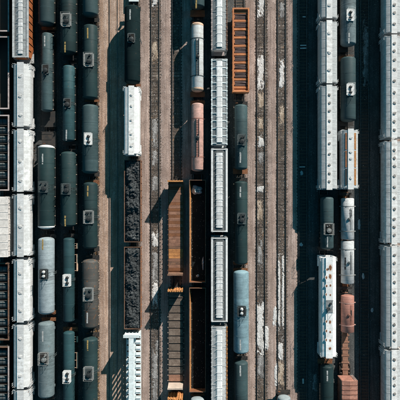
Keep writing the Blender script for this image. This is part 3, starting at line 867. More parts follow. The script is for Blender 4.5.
def bulkhead_flat(tr, y0, y1, label, group, extn, exts, deckm, bulkm, zb=4.25, n=12, hw=1.36, ragged=False, bot_bulk=None, pal=None):
    za = 1.2
    a, b_ = wy(y0, zb), wy(y1, zb)
    root = empty('bulkhead_flat_car', (TX[tr], (a + b_) / 2, 0)); tag(root, label, 'flat car', group)
    L = a - b_
    f = MB(); f.box(-hw + .05, hw - .05, -L / 2, L / 2, za - .22, za - .05)
    for s in (-1, 1): f.box(s * hw - .05, s * hw + .05, -L / 2, L / 2, za - .32, za - .03)
    f.build('deck_frame', 'rust' if deckm == 'rustdeck' else 'steel', root)
    inner = L - 1.0; p = inner / n
    for k in range(n):
        pl = MB(); y = -L / 2 + .5 + k * p
        m = 2 if deckm == 'rustdeck' else 5
        gap = .02 if deckm == 'rustdeck' else .22
        q = (p - gap) / m
        for i in range(m): pl.box(-hw + .06, hw - .06 - rng.uniform(0, .1), y + i * q + .012, y + (i + 1) * q - .012, za - .045, za + .02 + rng.uniform(0, .03))
        pl.build('deck_plank', deckm if not pal or k not in pal else pal[k], root)
    for s in (-1, 1):
        st = MB()
        for q in frange(-L / 2 + .6, L / 2 - .6, int(L / .95)): st.box(min(s * (hw + .052), s * (hw + .17)), max(s * (hw + .052), s * (hw + .17)), q - .07, q + .07, za - .25, za - .02)
        st.build('stake_pockets', 'palewood' if deckm != 'rustdeck' else 'rim_brown', root)
        bm_ = (bulkm if s > 0 else (bot_bulk or bulkm))
        bk = MB(); ye = s * (L / 2 - .2)
        bk.box(-hw, hw, ye - .05, ye + .05, za, zb)
        for x in frange(-hw + .08, hw - .08, 6): bk.box(x - .06, x + .06, min(ye + s * .05, ye + s * .2), max(ye + s * .05, ye + s * .2), za, zb - (rng.uniform(0, .25) if ragged else .05))
        bk.box(-hw - .03, hw + .03, ye - .13, ye + .13, zb + .003, zb + .1)
        if ragged and s > 0:
            for x in frange(-hw + .15, hw - .15, 7): bk.box(x - .13, x + .13, ye - .12, ye + .1 + rng.uniform(0, .3), zb + .1, zb + .16 + rng.uniform(0, .3))
        bk.build('bulkhead', bm_, root)
    running_gear(root, L, extn, exts, bog=L / 2 - 2.2, sillz=(.92, za - .24))
    return root

def centrebeam(tr, y0, y1, label, group, extn, exts):
    zb = 4.55; za = 1.15; hw = 1.38
    root, L = car('centrebeam_flat_car', tr, y0, y1, zb, label, 'flat car', group)
    f = MB(); f.box(-.4, .4, -L / 2, L / 2, za - .25, za - .05); f.build('deck_frame', 'icewhite', root)
    tb = MB(); tb.box(-.36, .36, -L / 2 + .3, L / 2 - .3, zb - .22, zb); tb.box(-.44, .44, -L / 2 + .3, L / 2 - .3, zb + .002, zb + .05); tb.build('top_chord', 'icewhite', root)
    n = int((L - .8) / 1.08); p = (L - .8) / n
    for k in range(n + 1):
        y = -L / 2 + .4 + k * p
        pm = shared('beam_post', lambda: MB().box(-.10, .10, -.20, .20, za, zb - .22).mesh('beam_post', 'icewhite'))
        link('beam_post', pm, root, (0, y, 0))
    for s in (-1, 1):
        ss = MB(); ss.box(min(s * (hw - .1), s * hw), max(s * (hw - .1), s * hw), -L / 2, L / 2, za - .3, za - .06); ss.build('side_sill', 'icewhite', root)
        for k in range(n):
            y = -L / 2 + .4 + (k + .5) * p
            dm = shared(('cb_deck', s), lambda: MB().box(min(s * .41, s * (hw - .02)), max(s * .41, s * (hw - .02)), -.42, .42, za - .05, za + .02).box(min(s * .42, s * (hw - .1)), max(s * .42, s * (hw - .1)), -.07, .07, za + .02, za + .16).mesh('deck_riser', 'icewhite'))
            link('deck_riser', dm, root, (0, y, 0))
        bk = MB(); ye = s * (L / 2 - .15)
        bk.box(-hw, hw, ye - .06, ye + .06, za - .3, zb); bk.box(-hw - .05, hw + .05, ye - .28, ye + .28, zb + .004, zb + .09)
        for x in frange(-hw + .1, hw - .1, 5): bk.box(x - .05, x + .05, min(ye + s * .06, ye + s * .2), max(ye + s * .06, ye + s * .2), za - .2, zb - .02)
        bk.build('bulkhead', 'icewhite', root)
    running_gear(root, L, extn, exts, bog=L / 2 - 2.2, sillz=(.9, za - .26))
    return root

def boxcar(tr, y0, y1, label, group, extn, exts, roof, side, seam, zt=4.3, hw=1.48, nrib=10, seamw=.05, name='box_car'):
    root, L = car(name, tr, y0, y1, zt, label, 'box car', group)
    b = MB(); pr = [(-hw, 1.1), (-hw, zt - .22), (-hw + .12, zt - .14), (0, zt), (hw - .12, zt - .14), (hw, zt - .22), (hw, 1.1)]
    b.loft([pr, pr], [-L / 2, L / 2]); b.build('body', side, root)
    n = nrib; p = L / n
    for k in range(n):
        r_ = MB(); a = -L / 2 + k * p
        pr2 = [(-hw - .03, zt - .21), (0, zt + .01), (hw + .03, zt - .21), (hw + .03, zt - .17), (0, zt + .05), (-hw - .03, zt - .17)]
        r_.loft([pr2, pr2], [a + seamw, a + p - seamw]); r_.build('roof_panel', roof, root)
        s_ = MB(); pr3 = [(-hw - .02, zt - .22), (0, zt), (hw + .02, zt - .22), (hw + .02, zt - .12), (0, zt + .09), (-hw - .02, zt - .12)]
        s_.loft([pr3, pr3], [a - .03, a + .03]); s_.build('roof_seam', seam, root)
    for s in (-1, 1):
        dr = MB(); dr.box(min(s * (hw + .004), s * (hw + .08)), max(s * (hw + .004), s * (hw + .08)), -1.3, 1.3, 1.2, zt - .4)
        for q in frange(-1.2, 1.2, 6): dr.box(min(s * (hw + .08), s * (hw + .12)), max(s * (hw + .08), s * (hw + .12)), q - .04, q + .04, 1.25, zt - .45)
        dr.build('door', side, root)
        rb = MB()
        for q in frange(-L / 2 + .1, L / 2 - .1, 12):
            if abs(q) > 1.5: rb.box(min(s * (hw + .002), s * (hw + .06)), max(s * (hw + .002), s * (hw + .06)), q - .06, q + .06, 1.15, zt - .25)
        rb.build('side_posts', side, root)
        eb = MB()
        for zz in frange(1.4, zt - .5, 8): eb.box(-hw + .1, hw - .1, min(s * (L / 2 + .002), s * (L / 2 + .06)), max(s * (L / 2 + .002), s * (L / 2 + .06)), zz - .06, zz + .06)
        eb.build('end_ribs', side, root)
        link('ladder', shared(('lad', 2.9, 'plat_w'), lambda: ladder_mesh(2.9, .42, 'plat_w')), root, (s * (hw - .3), s * (L / 2 + .12), 1.15))
    running_gear(root, L, extn, exts, sillz=(.95, 1.09))
    return root

def spine_car(tr, y0, y1, label, group, extn, exts, mat, ncross):
    z = 1.15
    root, L = car('spine_car', tr, y0, y1, z, label, 'flat car', group)
    b = MB(); b.box(-.5, .5, -L / 2, L / 2, z - .3, z); b.build('spine', mat, root)
    for k, q in enumerate(frange(-L / 2 + .4, L / 2 - .4, ncross)):
        c = MB(); c.box(-.72, .72, q - .14, q + .14, z + .003, z + .06); c.box(-.4, .4, q + .25, q + .5, z + .003, z + .03); c.build('cross_bearer', mat, root)
    for s in (-1, 1):
        pb = MB(); e = s * (L / 2 - .3); pb.box(-1.2, 1.2, e - .25, e + .25, z + .065, z + .11); pb.build('end_platform', 'black', root)
        for q in (-.47, .47):
            sb = MB(); sb.box(q - .03, q + .03, -L / 2, L / 2, z + .0, z + .11); 
        bw = MB(); bw.cyl((-.8, e - .05, z + .7), (-.8, e, z + .7), .26, 14); bw.cyl((-.8, e, z + .1), (-.8, e, z + .7), .03, 6); bw.build('brake_wheel', 'black', root)
    running_gear(root, L, extn, exts, bog=L / 2 - 1.6, sillz=(.9, z - .31))
    return root

def tank_container(tr, y0, y1, dia, mat, label, group, bandc, fr, marks):
    r = dia / 2; cz = 1.3 + r
    root, L = car('tank_container', tr, y0, y1, cz, label, 'tank', group)
    hd = .16; prof = [(-L / 2, .02), (-L / 2 + .02, r * .75), (-L / 2 + .08, r * .93), (-L / 2 + hd, r)]
    MB().rev(prof + [(-a, q) for a, q in prof[::-1]], cz, 48).build('tank', mat, root, smooth=True)
    for s in (-1, 1):
        sb = MB(); sb.box(-r * .75, r * .75, s * L * .3 - .15, s * L * .3 + .15, 1.213, cz - r * .6); sb.build('saddle', bandc, root)
    for q in (.2, .8):
        y = L / 2 - q * L
        bb = MB(); bb.rev([(y - .07, r - .01), (y - .07, r + .03), (y + .07, r + .03), (y + .07, r - .01)], cz, 40)
        for s in (-1, 1): bb.box(s * (r + .14) - .17, s * (r + .14) + .17, y - .08, y + .08, cz - .1, cz + .1)
        bb.build('strap', bandc, root)
    # raised jacket panel, black bars painting in manway shade and a low manway
    for (ang, yy, n, ln, w) in marks:
        mark_bars(root, L / 2 - yy * L, r, cz, 'mark_k', ang, n, ln, w)
    mb = MB(); mb.cyl((-.05, 0, cz + r - .1), (-.05, 0, cz + r + .2), .25, 18); mb.cyl((-.05, 0, cz + r + .2), (-.05, 0, cz + r + .26), .22, 18, 0, .1)
    mb.build('manway', fr, root, smooth=True)
    wb = MB()
    for x in (.22, .5): wb.box(x - .03, x + .03, -L * .26, L * .26, cz + math.sqrt(r * r - x * x) - .02, cz + math.sqrt(r * r - x * x) + .06)
    wb.build('walkway_rail', fr, root)
    return root

# ------------------------------------------------------------------ the cars, track by track (photo rows of each car's top outline)
CARS = []
def add(kind, tr, y0, y1, label, group, **k): CARS.append([kind, tr, y0, y1, label, group, k])
gT = 'tank cars standing in the yard'; gH = 'covered hoppers standing in the yard'; gG = 'open gondolas standing in the yard'; gF = 'flat cars standing in the yard'
# left edge gondolas
gA = dict(zt=3.15, zf=1.3, outer='black', inner='gond_in', floor='gond_in', rim='rim_pale', rimw=.12)
add('gondola', 'A', -45, 31.5, 'black open gondola with pale rim in the top left corner', gG, **gA)
add('gondola', 'A', 36.5, 109, 'empty dark gondola second from top at the left edge', gG, **gA)
add('gondola', 'A', 115, 190.5, 'gondola full of rounded bundles just above the cream box car', gG, **gA)
add('boxcar', 'A', 197, 257, 'cream roofed box car at the left edge', 'box cars', roof='beige', side='beige', seam='beige', zt=4.2, hw=1.62, nrib=8, seamw=.02)
add('gondola', 'A', 263, 340, 'gondola full of rounded bundles just below the cream box car', gG, **{**gA, 'rim': 'rim_brown'})
add('gondola', 'A', 346.5, 430, 'gondola full of rounded bundles in the bottom left corner', gG, **{**gA, 'rim_r': 'rim_pale', 'rim': 'rim_brown'})
# white hoppers
add('trough', 'B', -60, 57.5, 'grey roofed hopper with orange sides in the top left', gH, roof='roofgrey', cover='white', rail_l='offwhite', rail_r='offwhite', side='orange', ncov=7, coverw=.42, hw=1.42, top=4.55)
wl = ['white three-hatch hopper directly below the orange sided hopper', 'white three-hatch hopper second below the orange sided hopper', 'white three-hatch hopper beside the cream box car',
      'white three-hatch hopper beside the pale grey tank car', 'white three-hatch hopper beside the lowest grey tank car', 'white hopper cut off by the bottom edge at left']
for (a, b, hs), l in zip([(63.5, 125.5, (76, 96, 115)), (130, 190.5, (141, 161, 180.5)), (195, 255.5, (208, 226.5, 246)), (260.5, 321, (273, 292.5, 310.5)), (326, 387.5, (338.5, 356.5, 375.5)), (391.5, 453, (404, 422))], wl):
    add('hopper', 'B', a, b, l, gH, hatches=hs, body='white', walk='white', hatchm='hatch_w', bulge=.10, ribs=False, hw=1.44, eave=3.95, walkw=.6)
# third column: tank cars
add('tank', 'C', -50, 26, 'dark grey tank car at the top of the third column', gT, dia=2.8, col='grey', hand=True)
add('tank', 'C', 33, 112, 'slim grey green tank car with white mark, third column upper', gT, dia=2.0, col='mid', plat='low', py=69, mark='mark_w', my=41)
add('tank', 'C', 145, 229, 'dark green tank car with white rimmed ends in the third column', gT, dia=2.95, col='green', plat='grey', py=187, mark='mark_w', my=159, endc=('white', -.22))
add('tank', 'C', 237, 314, 'pale grey tank car with black twin-dome platform', gT, dia=2.9, col='light', plat='box', py=274, mark='mark_y', my=244.5, hand=False)
add('tank', 'C', 321, 397, 'mid grey tank car lowest in the third column', gT, dia=2.9, col='lead', plat='open', py=358, mark='mark_w', my=336.5, hand=False)
# fourth column
add('tank', 'D', -28, 55, 'dark tank car with light platform at the top of the fourth column', gT, dia=2.8, col='dark', plat='white', py=20, mark='mark_y', my=47)
add('tank', 'D', 65.5, 142, 'teal tank car second from top in the fourth column', gT, dia=2.15, col='teal', plat='low', py=103, mark='mark_w', my=135)
add('tank', 'D', 151.5, 227, 'dark green tank car in the middle of the fourth column', gT, dia=2.75, col='green', plat='grey', py=189, mark='mark_y', my=221)
add('tank', 'D', 237.5, 322, 'slim teal tank car with white platform beside the pale grey tank car', gT, dia=2.05, col='teal', plat='oval', py=280, sideboard=[(243, 248.5), (254, 271)], hand=False)
add('tank', 'D', 331, 415, 'slim teal tank car at the bottom of the fourth column', gT, dia=2.05, col='teal', plat='oval', py=376, sideboard=[(336, 342), (352, 368)], hand=False)
# fifth column
add('tank', 'E', -55, 17, 'grey tank car at the top edge beside the tan dirt strip', gT, dia=2.75, col='grey')
add('tank', 'E', 25, 100, 'dark tank car with light framed platform, second in the fifth column', gT, dia=2.6, col='dark', plat='white', py=60, mark='mark_y', my=33)
add('tank', 'E', 104.5, 174, 'blue grey tank car with small white platform in the fifth column', gT, dia=2.85, col='mid', plat='oval', py=139)
add('tank', 'E', 182, 249, 'dark tank car in the fifth column just above the brown tank car', gT, dia=2.6, col='dark', plat='white', py=217, mark='mark_y', my=191)
add('tank', 'E', 259, 328, 'brown weathered tank car in the fifth column', gT, dia=2.85, col='brown', plat='white', py=294, mark='mark_w', my=318)
add('tank', 'E', 337, 420, 'dark tank car at the bottom of the fifth column', gT, dia=2.65, col='dark', plat='white', py=373, mark='mark_y', my=345.5)
# coal column
add('flat', 'F', -80, 1.5, 'low white flat car end at the top edge above the black tank car', gF)
add('tank', 'F', 6, 84, 'black tank car casting a shadow on the tan dirt strip', gT, dia=2.85, col='inky', plat='low', py=38, mark='mark_w', my=14.5, hand=False)
add('hopper', 'F', 87, 153.5, 'white hopper between the black tank car and the coal gondolas', gH, hatches=(95, 106, 120, 134, 146), body='white_b', walk='walk', hatchm='hatch_w', hr=.2, top=4.35, eave=4.0, hw=1.36, bulge=.06, ribs=False)
gC = dict(zt=2.8, zf=1.15, outer='rust', inner='gond_in', floor='gond_in', rim='rim_brown', rimw=.06)
add('gondola', 'F', 160, 242, 'upper coal gondola with thin brown rim', gG, **gC)
add('gondola', 'F', 247, 329, 'lower coal gondola with thin brown rim', gG, **gC)
add('beam', 'F', 335.5, 430, 'icy white centre-beam flat car at the bottom edge', gF)
# bulkhead flats
add('bulk', 'H', 180, 276, 'rusty deck bulkhead flat car left of the upper black gondola', gF, deckm='rustdeck', bulkm='rustorange', n=28, bot_bulk='rim_brown', ragged=False, pal={**{q: ('rust', 'rustdeck', 'rustdeck', 'rustdeck', 'rust')[(q * 7 + q // 3) % 5] for q in range(28)}, 2: 'rim_brown', 4: 'rustorange', 5: 'rustorange', 6: 'rustorange', 7: 'rim_brown'})
add('bulk', 'H', 290, 390, 'grey plank bulkhead flat car left of the lower black gondola', gF, deckm='greyplank', bulkm='rustorange', n=12, bot_bulk='palewood', ragged=True, pal={0: 'rustdeck'})
add('bulk', 'H', 398.5, 470, 'bulkhead flat car just entering at the bottom edge', gF, deckm='rustdeck', bulkm='rustorange', n=10, ragged=True)
# pink tank column
add('tank', 'I', -55, 9, 'grey tank car at the top edge above the bluish white tank car', gT, dia=2.6, col='grey', mark='mark_y', my=3, hand=False)
add('tank', 'I', 23, 92, 'bluish white strapped tank car with peach ends', gT, dia=2.2, col='bluewhite', endc=('peach', .25), hand=False, bands=('plat_g', 'dome_k', (.24, .78)), cz=2.7)
add('tank', 'I', 103, 171.5, 'pink strapped tank car above the black gondolas', gT, dia=2.2, col='pink', hand=False, bands=('pink2', 'dome_k', (.235, .79)), cz=2.7)
gI = dict(zt=2.75, zf=1.15, outer='rust', inner='rust', floor='sootfloor', rim='rim_brown', rimw=.05)
add('gondola', 'I', 180, 282.5, 'empty black-floored gondola with frosty lump below the pink tank car', gG, **gI)
add('gondola', 'I', 288, 392, 'empty black-floored gondola at lower centre with rusty inner wall', gG, **gI)
add('tank', 'I', 397, 470, 'pale tank car end at the bottom edge below the black gondolas', gT, dia=2.5, col='pale', hand=False)
# centre trough hoppers
add('trough', 'J', -45, 50, 'hopper with white cover strip and rusty right edge at top centre', gH, roof='roofgrey', cover='white_b', rail_l='rim_pale', rail_r='rim_brown', side='rim_pale', style='dots', ncov=5, coverw=.5, hw=1.42)
add('trough', 'J', 58.5, 145, 'pale green white hopper with hooped roof ribs at centre', gH, roof='roofgrey', cover='white_b', rail_l='icewhite', rail_r='icewhite', side='icewhite', style='hoop', ncov=4, coverw=.52, hw=1.42)
add('trough', 'J', 148.5, 232, 'dark roofed hopper with white edge rails, upper of two', gH, roof='roofdark', cover='white', rail_l='white', rail_r='white_b', side='roofdark', style='rail', ncov=6, coverw=.58, hw=1.45, cstart=.05, cend=.05)
add('trough', 'J', 237.5, 322, 'dark roofed hopper with white edge rails, lower of two', gH, roof='roofdark', cover='white', rail_l='white', rail_r='white_b', side='roofdark', style='rail', ncov=6, coverw=.58, hw=1.45, cstart=.05, cend=.05)
add('trough', 'J', 326.5, 425, 'grey and white hopper with rusty right edge at bottom centre', gH, roof='offwhite', cover='white_b', rail_l='offwhite', rail_r='rustorange', side='roofdark', style='dots', ncov=6, coverw=.5, hw=1.42, cstart=.04)
# right of centre
add('orange', 'K', 8, 92, 'orange gondola with dark cross bays right of top centre', gG)
add('tank', 'K', 104.5, 170, 'grey green tank car below the orange gondola', gT, dia=2.35, col='grey', plat='grey', py=140, mark='mark_w', my=157.5)
add('tank', 'K', 181, 264.5, 'dark teal tank car above the light blue tank car', gT, dia=2.4, col='green', plat='grey', py=218.5, mark='mark_w', my=192)
add('tank', 'K', 270, 353, 'light blue tank car with black twin-dome platform', gT, dia=2.8, col='blue', plat='box', py=311, mark='mark_w', my=345, hand=False)
add('tank', 'K', 360.5, 440, 'dark grey tank car at the bottom edge below the light blue tank car', gT, dia=2.5, col='grey', mark='mark_w', my=371, hand=False)
add('tank', 'M', 395.5, 470, 'pale domed tank car end on the spill stained track at the bottom edge', gT, dia=2.4, col='pale', hand=False)
# right hoppers
kw = dict(body='offwhite', walk='walk', hatchm='hatch_w', hw=1.5, bulge=.1)
add('hopper', 'N', -50, 17, 'pale hopper cut off by the top edge, right of centre', gH, hatches=(5,), **kw)
add('hopper', 'N', 21.5, 82, 'short pale hopper with three roof hatches at upper right', gH, hatches=(33, 52.5, 70), **kw)
add('hopper', 'N', 86, 188.5, 'long pale hopper with ten roof hatches above a grey tank car', gH, hatches=(95, 103, 111, 121, 132, 143.5, 154, 165, 173.5, 181.5), **{**kw, 'hatchm': 'hatch'}, hr=.22)
add('tank', 'N', 196.5, 249.5, 'short grey tank car between the long pale hopper and the rust-spotted hopper', gT, dia=2.4, col='grey', plat='open', py=229, mark='mark_w', my=242, hand=False)
add('hopper', 'N', 258, 357, 'white hopper with rows of rust spots on its roof', gH, hatches=(), body='white_b', walk='white_b', hw=1.35, bulge=.06, ribs=False, walkw=.62, top=4.4, eave=4.0)
add('tank', 'N', 364, 440, 'dark round-ended tank car at the bottom edge at right', gT, dia=2.4, col='dark', mark='mark_w', my=376, hand=False)
add('tank', 'O', -35, 46.5, 'grey tank car with white platform at the top edge at right', gT, dia=2.75, col='lead', plat='oval', py=15, mark='mark_w', my=38, hand=False)
add('tank', 'O', 57, 122, 'grey tank car with white platform above the rusty slotted hopper', gT, dia=2.7, col='grey', plat='oval', py=89.5, hand=False)
add('hopper', 'O', 130, 188, 'white hopper with rust-streaked slots along its roof walk', gH, hatches=(138, 152, 158.5, 178), body='offwhite', walk='white_b', hatchm='hatch_w', hw=1.4, bulge=.08, ribs=True, hr=.24)
add('spine', 'O', 192.5, 289.5, 'rusty spine flat car carrying two white tank containers', gF, mat='rust', ncross=12)
add('spine', 'O', 292.5, 378, 'rusty spine flat car with a pink tank and an empty half', gF, mat='rustdeck', ncross=13)
add('boxcar', 'O', 381, 460, 'salmon box car with ribbed roof at the bottom edge', 'box cars', roof='salmon', side='salmon', seam='salmon_d', zt=4.1, hw=1.4, nrib=17, seamw=.08)
pl = ['long white hopper cut off in the top right corner', 'long white ten-hatch hopper second from top at the right edge', 'long white ten-hatch hopper in the middle of the right edge',
      'long white ten-hatch hopper in the lower half of the right edge', 'long white hopper cut off in the bottom right corner']
for (a, b, hs), l in zip([(-70, 32, (-6, 5, 13, 24)), (36, 137, (43.5, 51, 60, 69.5, 81, 92.5, 103, 113.5, 121.5, 130)), (141.5, 243, (150, 158, 166, 176, 187, 198, 209, 219, 227, 235)),
                          (247, 347, (255, 263, 273, 282, 292, 303.5, 314.5, 324.5, 332, 340)), (351, 452, (359.5, 368.5, 377.5, 385, 393.5))], pl):
    add('hopper', 'P', a, b, l, gH, hatches=hs, body='offwhite', walk='walk', hatchm='hatch', hw=1.52, bulge=.1, hr=.25)

def low_flat(tr, y0, y1, label, group, extn, exts):
    root, L = car('flat_car', tr, y0, y1, 1.2, label, 'flat car', group)
    MB().box(-.92, .92, -L / 2, L / 2, 1.0, 1.15).build('deck_frame', 'icewhite', root)
    for k in range(10):
        MB().box(-.9, .9, -L / 2 + .02 + k * L / 10, -L / 2 + (k + 1) * L / 10 - .02, 1.15, 1.2).build('deck_panel', 'icewhite', root)
    running_gear(root, L, extn, exts, sillz=(.85, .99))
    return root
def orange_gondola(tr, y0, y1, label, group, extn, exts):
    zt, zf = 2.6, 1.2
    root, L = gondola(tr, y0, y1, label, group, extn, exts, zt, zf, 'orange_g', 'orange_g', 'purple', 'orange_g', hw=1.5, rimw=.14)
    n = 9; p = (L - 1.6) / n
    for s in (-1, 1):
        e = MB(); lo, hi = sorted((s * (L / 2 - .15), s * (L / 2 - .85)))
        e._add([(-1.4, lo, zt - .1 - (.5 if s > 0 else .0)), (1.4, lo, zt - .1 - (.5 if s > 0 else 0)), (1.4, hi, zt - .1 - (0 if s > 0 else .5)), (-1.4, hi, zt - .1 - (0 if s > 0 else .5)),
                (-1.4, lo, zf + .01), (1.4, lo, zf + .01), (1.4, hi, zf + .01), (-1.4, hi, zf + .01)], [(0, 1, 2, 3), (0, 4, 5, 1), (1, 5, 6, 2), (2, 6, 7, 3), (3, 7, 4, 0), (4, 7, 6, 5)])
        e.build('end_slope', 'orange_g', root)
    for k in range(n + 1):
        b = MB(); y = -L / 2 + .85 + k * p
        lo_ = [(-1.42, zf + .2), (1.42, zf + .2), (1.42, zf + .72), (-1.42, zf + .72)]; hi_ = [(-1.42, zf + .4), (1.42, zf + .4), (1.42, zf + 1.16), (-1.42, zf + 1.16)]
        b.loft([lo_, hi_, hi_, lo_], [y - .46, y - .16, y + .16, y + .46])
        b.build('cross_ridge', 'orange_g', root)
    for k in range(n):
        y = -L / 2 + .85 + (k + .5) * p
        b = MB()
        for i in range(4):
            q = y - .36 + i * .24; b.cyl((-1.1 + rng.uniform(-.15, .1), q, zf + 1.0 + rng.uniform(-.05, .12)), (1.05 + rng.uniform(-.1, .15), q + rng.uniform(-.06, .06), zf + 1.0 + rng.uniform(-.05, .12)), .11, 8)
        b.box(-1.2, 1.2, y - .4, y + .4, zf + .02, zf + .9)
        b.build('bay_floor', 'purple', root)
        for s in (-1, 1):
            c = MB(); lo, hi = sorted((s * 1.43, s * 1.12)); c.box(lo, hi, y - .28, y + .28, zf + .3, zf + 1.28 + rng.uniform(-.1, .1)); c.build('side_pocket', 'orange_g', root)
    return root

ZOF = {'hopper': lambda k: k.get('top', 4.5), 'trough': lambda k: k.get('top', 4.35), 'tank': lambda k: k.get('cz') or 1.5 + k['dia'] / 2, 'gondola': lambda k: k['zt'], 'boxcar': lambda k: k.get('zt', 4.3),
       'bulk': lambda k: 4.25, 'beam': lambda k: 4.55, 'spine': lambda k: 1.15, 'flat': lambda k: 1.2, 'orange': lambda k: 2.6}
FN = {'hopper': covered_hopper, 'trough': trough_hopper, 'tank': tank_car, 'gondola': gondola, 'boxcar': boxcar, 'bulk': bulkhead_flat, 'beam': centrebeam, 'spine': spine_car, 'flat': low_flat, 'orange': orange_gondola}
ends = {}
for i, c in enumerate(CARS):
    z = ZOF[c[0]](c[6]); ends[i] = (wy(c[2], z), wy(c[3], z))
MADE = {}
for i, c in enumerate(CARS):
    same = [j for j in ends if CARS[j][1] == c[1] and j != i]
    up = [ends[j][1] - ends[i][0] for j in same if ends[j][1] > ends[i][0] - .5]
    dn = [ends[i][1] - ends[j][0] for j in same if ends[j][0] < ends[i][1] + .5]
    en = min(up) / 2 if up else .9
    es = min(dn) / 2 if dn else .9
    r = FN[c[0]](c[1], c[2], c[3], label=c[4], group=c[5], extn=max(.12, en), exts=max(.12, es), **c[6])
    MADE[c[4]] = r[0] if isinstance(r, tuple) else r

# rust-spotted hopper: two rows of rusty hatch pads and the grey centre platform
root = [r for l, r in MADE.items() if l.startswith('white hopper with rows of rust')][0]
yc = root.location.y
for (px, py, w, h) in [(327.2, 269.5, .16, .22), (330.4, 267.5, .26, .5), (326.4, 277.5, .14, .26), (330.2, 276.5, .22, .42), (326.6, 286.0, .16, .2), (330.4, 285.5, .14, .22), (326.2, 294.5, .10, .2), (330.4, 295, .12, .18),
                       (326.4, 321.5, .12, .2), (330.0, 322, .16, .3), (326.4, 331, .12, .24), (330.2, 332, .13, .2), (326.2, 340, .12, .2), (330.2, 340.5, .14, .22), (330, 348.5, .18, .28)]:
    b = MB(); nn = 26
    pts = [(math.cos(2 * math.pi * i / nn), math.sin(2 * math.pi * i / nn)) for i in range(nn)]
    b._add([(x, y, 0) for x, y in pts] + [(x * .98, y * .98, .004) for x, y in pts], [(i, (i + 1) % nn, nn + (i + 1) % nn, nn + i) for i in range(nn)] + [tuple(range(nn, 2 * nn))])
    o = b.build('rusty_hatch_pad', 'rust_fade', root, (wx(px, 4.5) - root.location.x, wy(py, 4.5) - yc, 4.501)); o.scale = (w * 1.9, h * 1.7, 1)
    k_ = MB(); k_.cyl((0, 0, .003), (0, 0, .04), .42, 16); k_.build('hatch', 'rust', o)
b = MB(); yy = wy(306.5, 4.6) - yc
b.box(-.5, .62, yy - 1.15, yy + 1.15, 4.503, 4.56); b.build('centre_platform', 'roofgrey', root)
b = MB(); b.cyl((-.22, yy - .4, 4.56), (-.22, yy - .4, 4.92), .3, 18); b.build('manway', 'dome_k', root, smooth=True)
MB().cyl((.2, yy + .5, 4.56), (.2, yy + .5, 4.8), .2, 14).build('valve', 'dome_k', root, smooth=True)
b = MB()
for s in (-1, 1):
    b.cyl((.06 + s * .56, yy - 1.1, 5.4), (.06 + s * .56, yy + 1.1, 5.4), .024, 6)
    for q in (-1.1, 0, 1.1): b.cyl((.06 + s * .56, yy + q, 4.56), (.06 + s * .56, yy + q, 5.4), .024, 6)
b.build('railing', 'plat_w', root)
# slotted hopper: rusty channels beside the walk
root = [r for l, r in MADE.items() if l.startswith('white hopper with rust-streaked')][0]
L_ = wy(130, 4.5) - wy(188, 4.5)
for s, m in ((-1, 'dome_k'), (1, 'rustorange')):
    for k in range(3):
        b = MB(); p = (L_ - .8) / 3; a = -L_ / 2 + .4 + k * p
        b.box(s * .8 - .17, s * .8 + .17, a + .12, a + p - .12, 4.30, 4.475)
        b.build('roof_channel', m if not (s < 0 and k) else 'rust', root)

# ------------------------------------------------------------------ loads
def R_(start): return [r for l, r in MADE.items() if l.startswith(start)][0]
heap('coal_load', TX['F'], wy(242, 2.8) + .1, wy(160, 2.8) - .1, 1.40, 1.155, 2.75, 'coal', 'black coal filling the upper coal gondola', 'coal', seed=1)
heap('coal_load', TX['F'], wy(329, 2.8) + .1, wy(247, 2.8) - .1, 1.40, 1.155, 2.78, 'coal', 'black coal filling the lower coal gondola', 'coal', seed=2)
ORD = ['first', 'second', 'third', 'fourth', 'fifth', 'sixth', 'seventh', 'eighth', 'ninth', 'tenth']
def bundle_mesh(seed):
    q = random.Random(seed); b = MB(); n = 16; r = .66
    b.cyl((-1.25, 0, r), (1.25, 0, r), r, 22)
    for x in (-.8, 0.05, .85): b.cyl((x - .04, 0, r), (x + .04, 0, r), r + .018, 22, 1)
    return b.mesh('rounded_bundle', ['coil', 'black'], True)
for start, rows, where in (('gondola full of rounded bundles just above', (121, 130, 139, 148, 157, 166, 175, 184), 'above the cream box car'),
                           ('gondola full of rounded bundles just below', (269, 278, 287, 296, 305, 314, 323, 332), 'below the cream box car'),
                           ('gondola full of rounded bundles in the bottom', (353, 362, 371, 380, 389, 398), 'in the bottom left corner')):
    root = R_(start)
    for k, py in enumerate(rows):
        o = link('rounded_bundle', shared('bundle', lambda: bundle_mesh(3)), None, (TX['A'] + rng.uniform(-.05, .05), wy(py, 2.6), 1.301))
        tag(o, 'dark rounded steel bundle, %s from the top in the gondola %s' % (ORD[k], where), 'steel bundle', 'rounded bundles in the left edge gondolas')
        if k:
            b = MB(); y = wy(py - 4.5, 3) - root.location.y; b.box(-1.41, 1.41, y - .05, y + .05, 2.85, 3.0); b.build('cross_brace', 'gond_in', root)
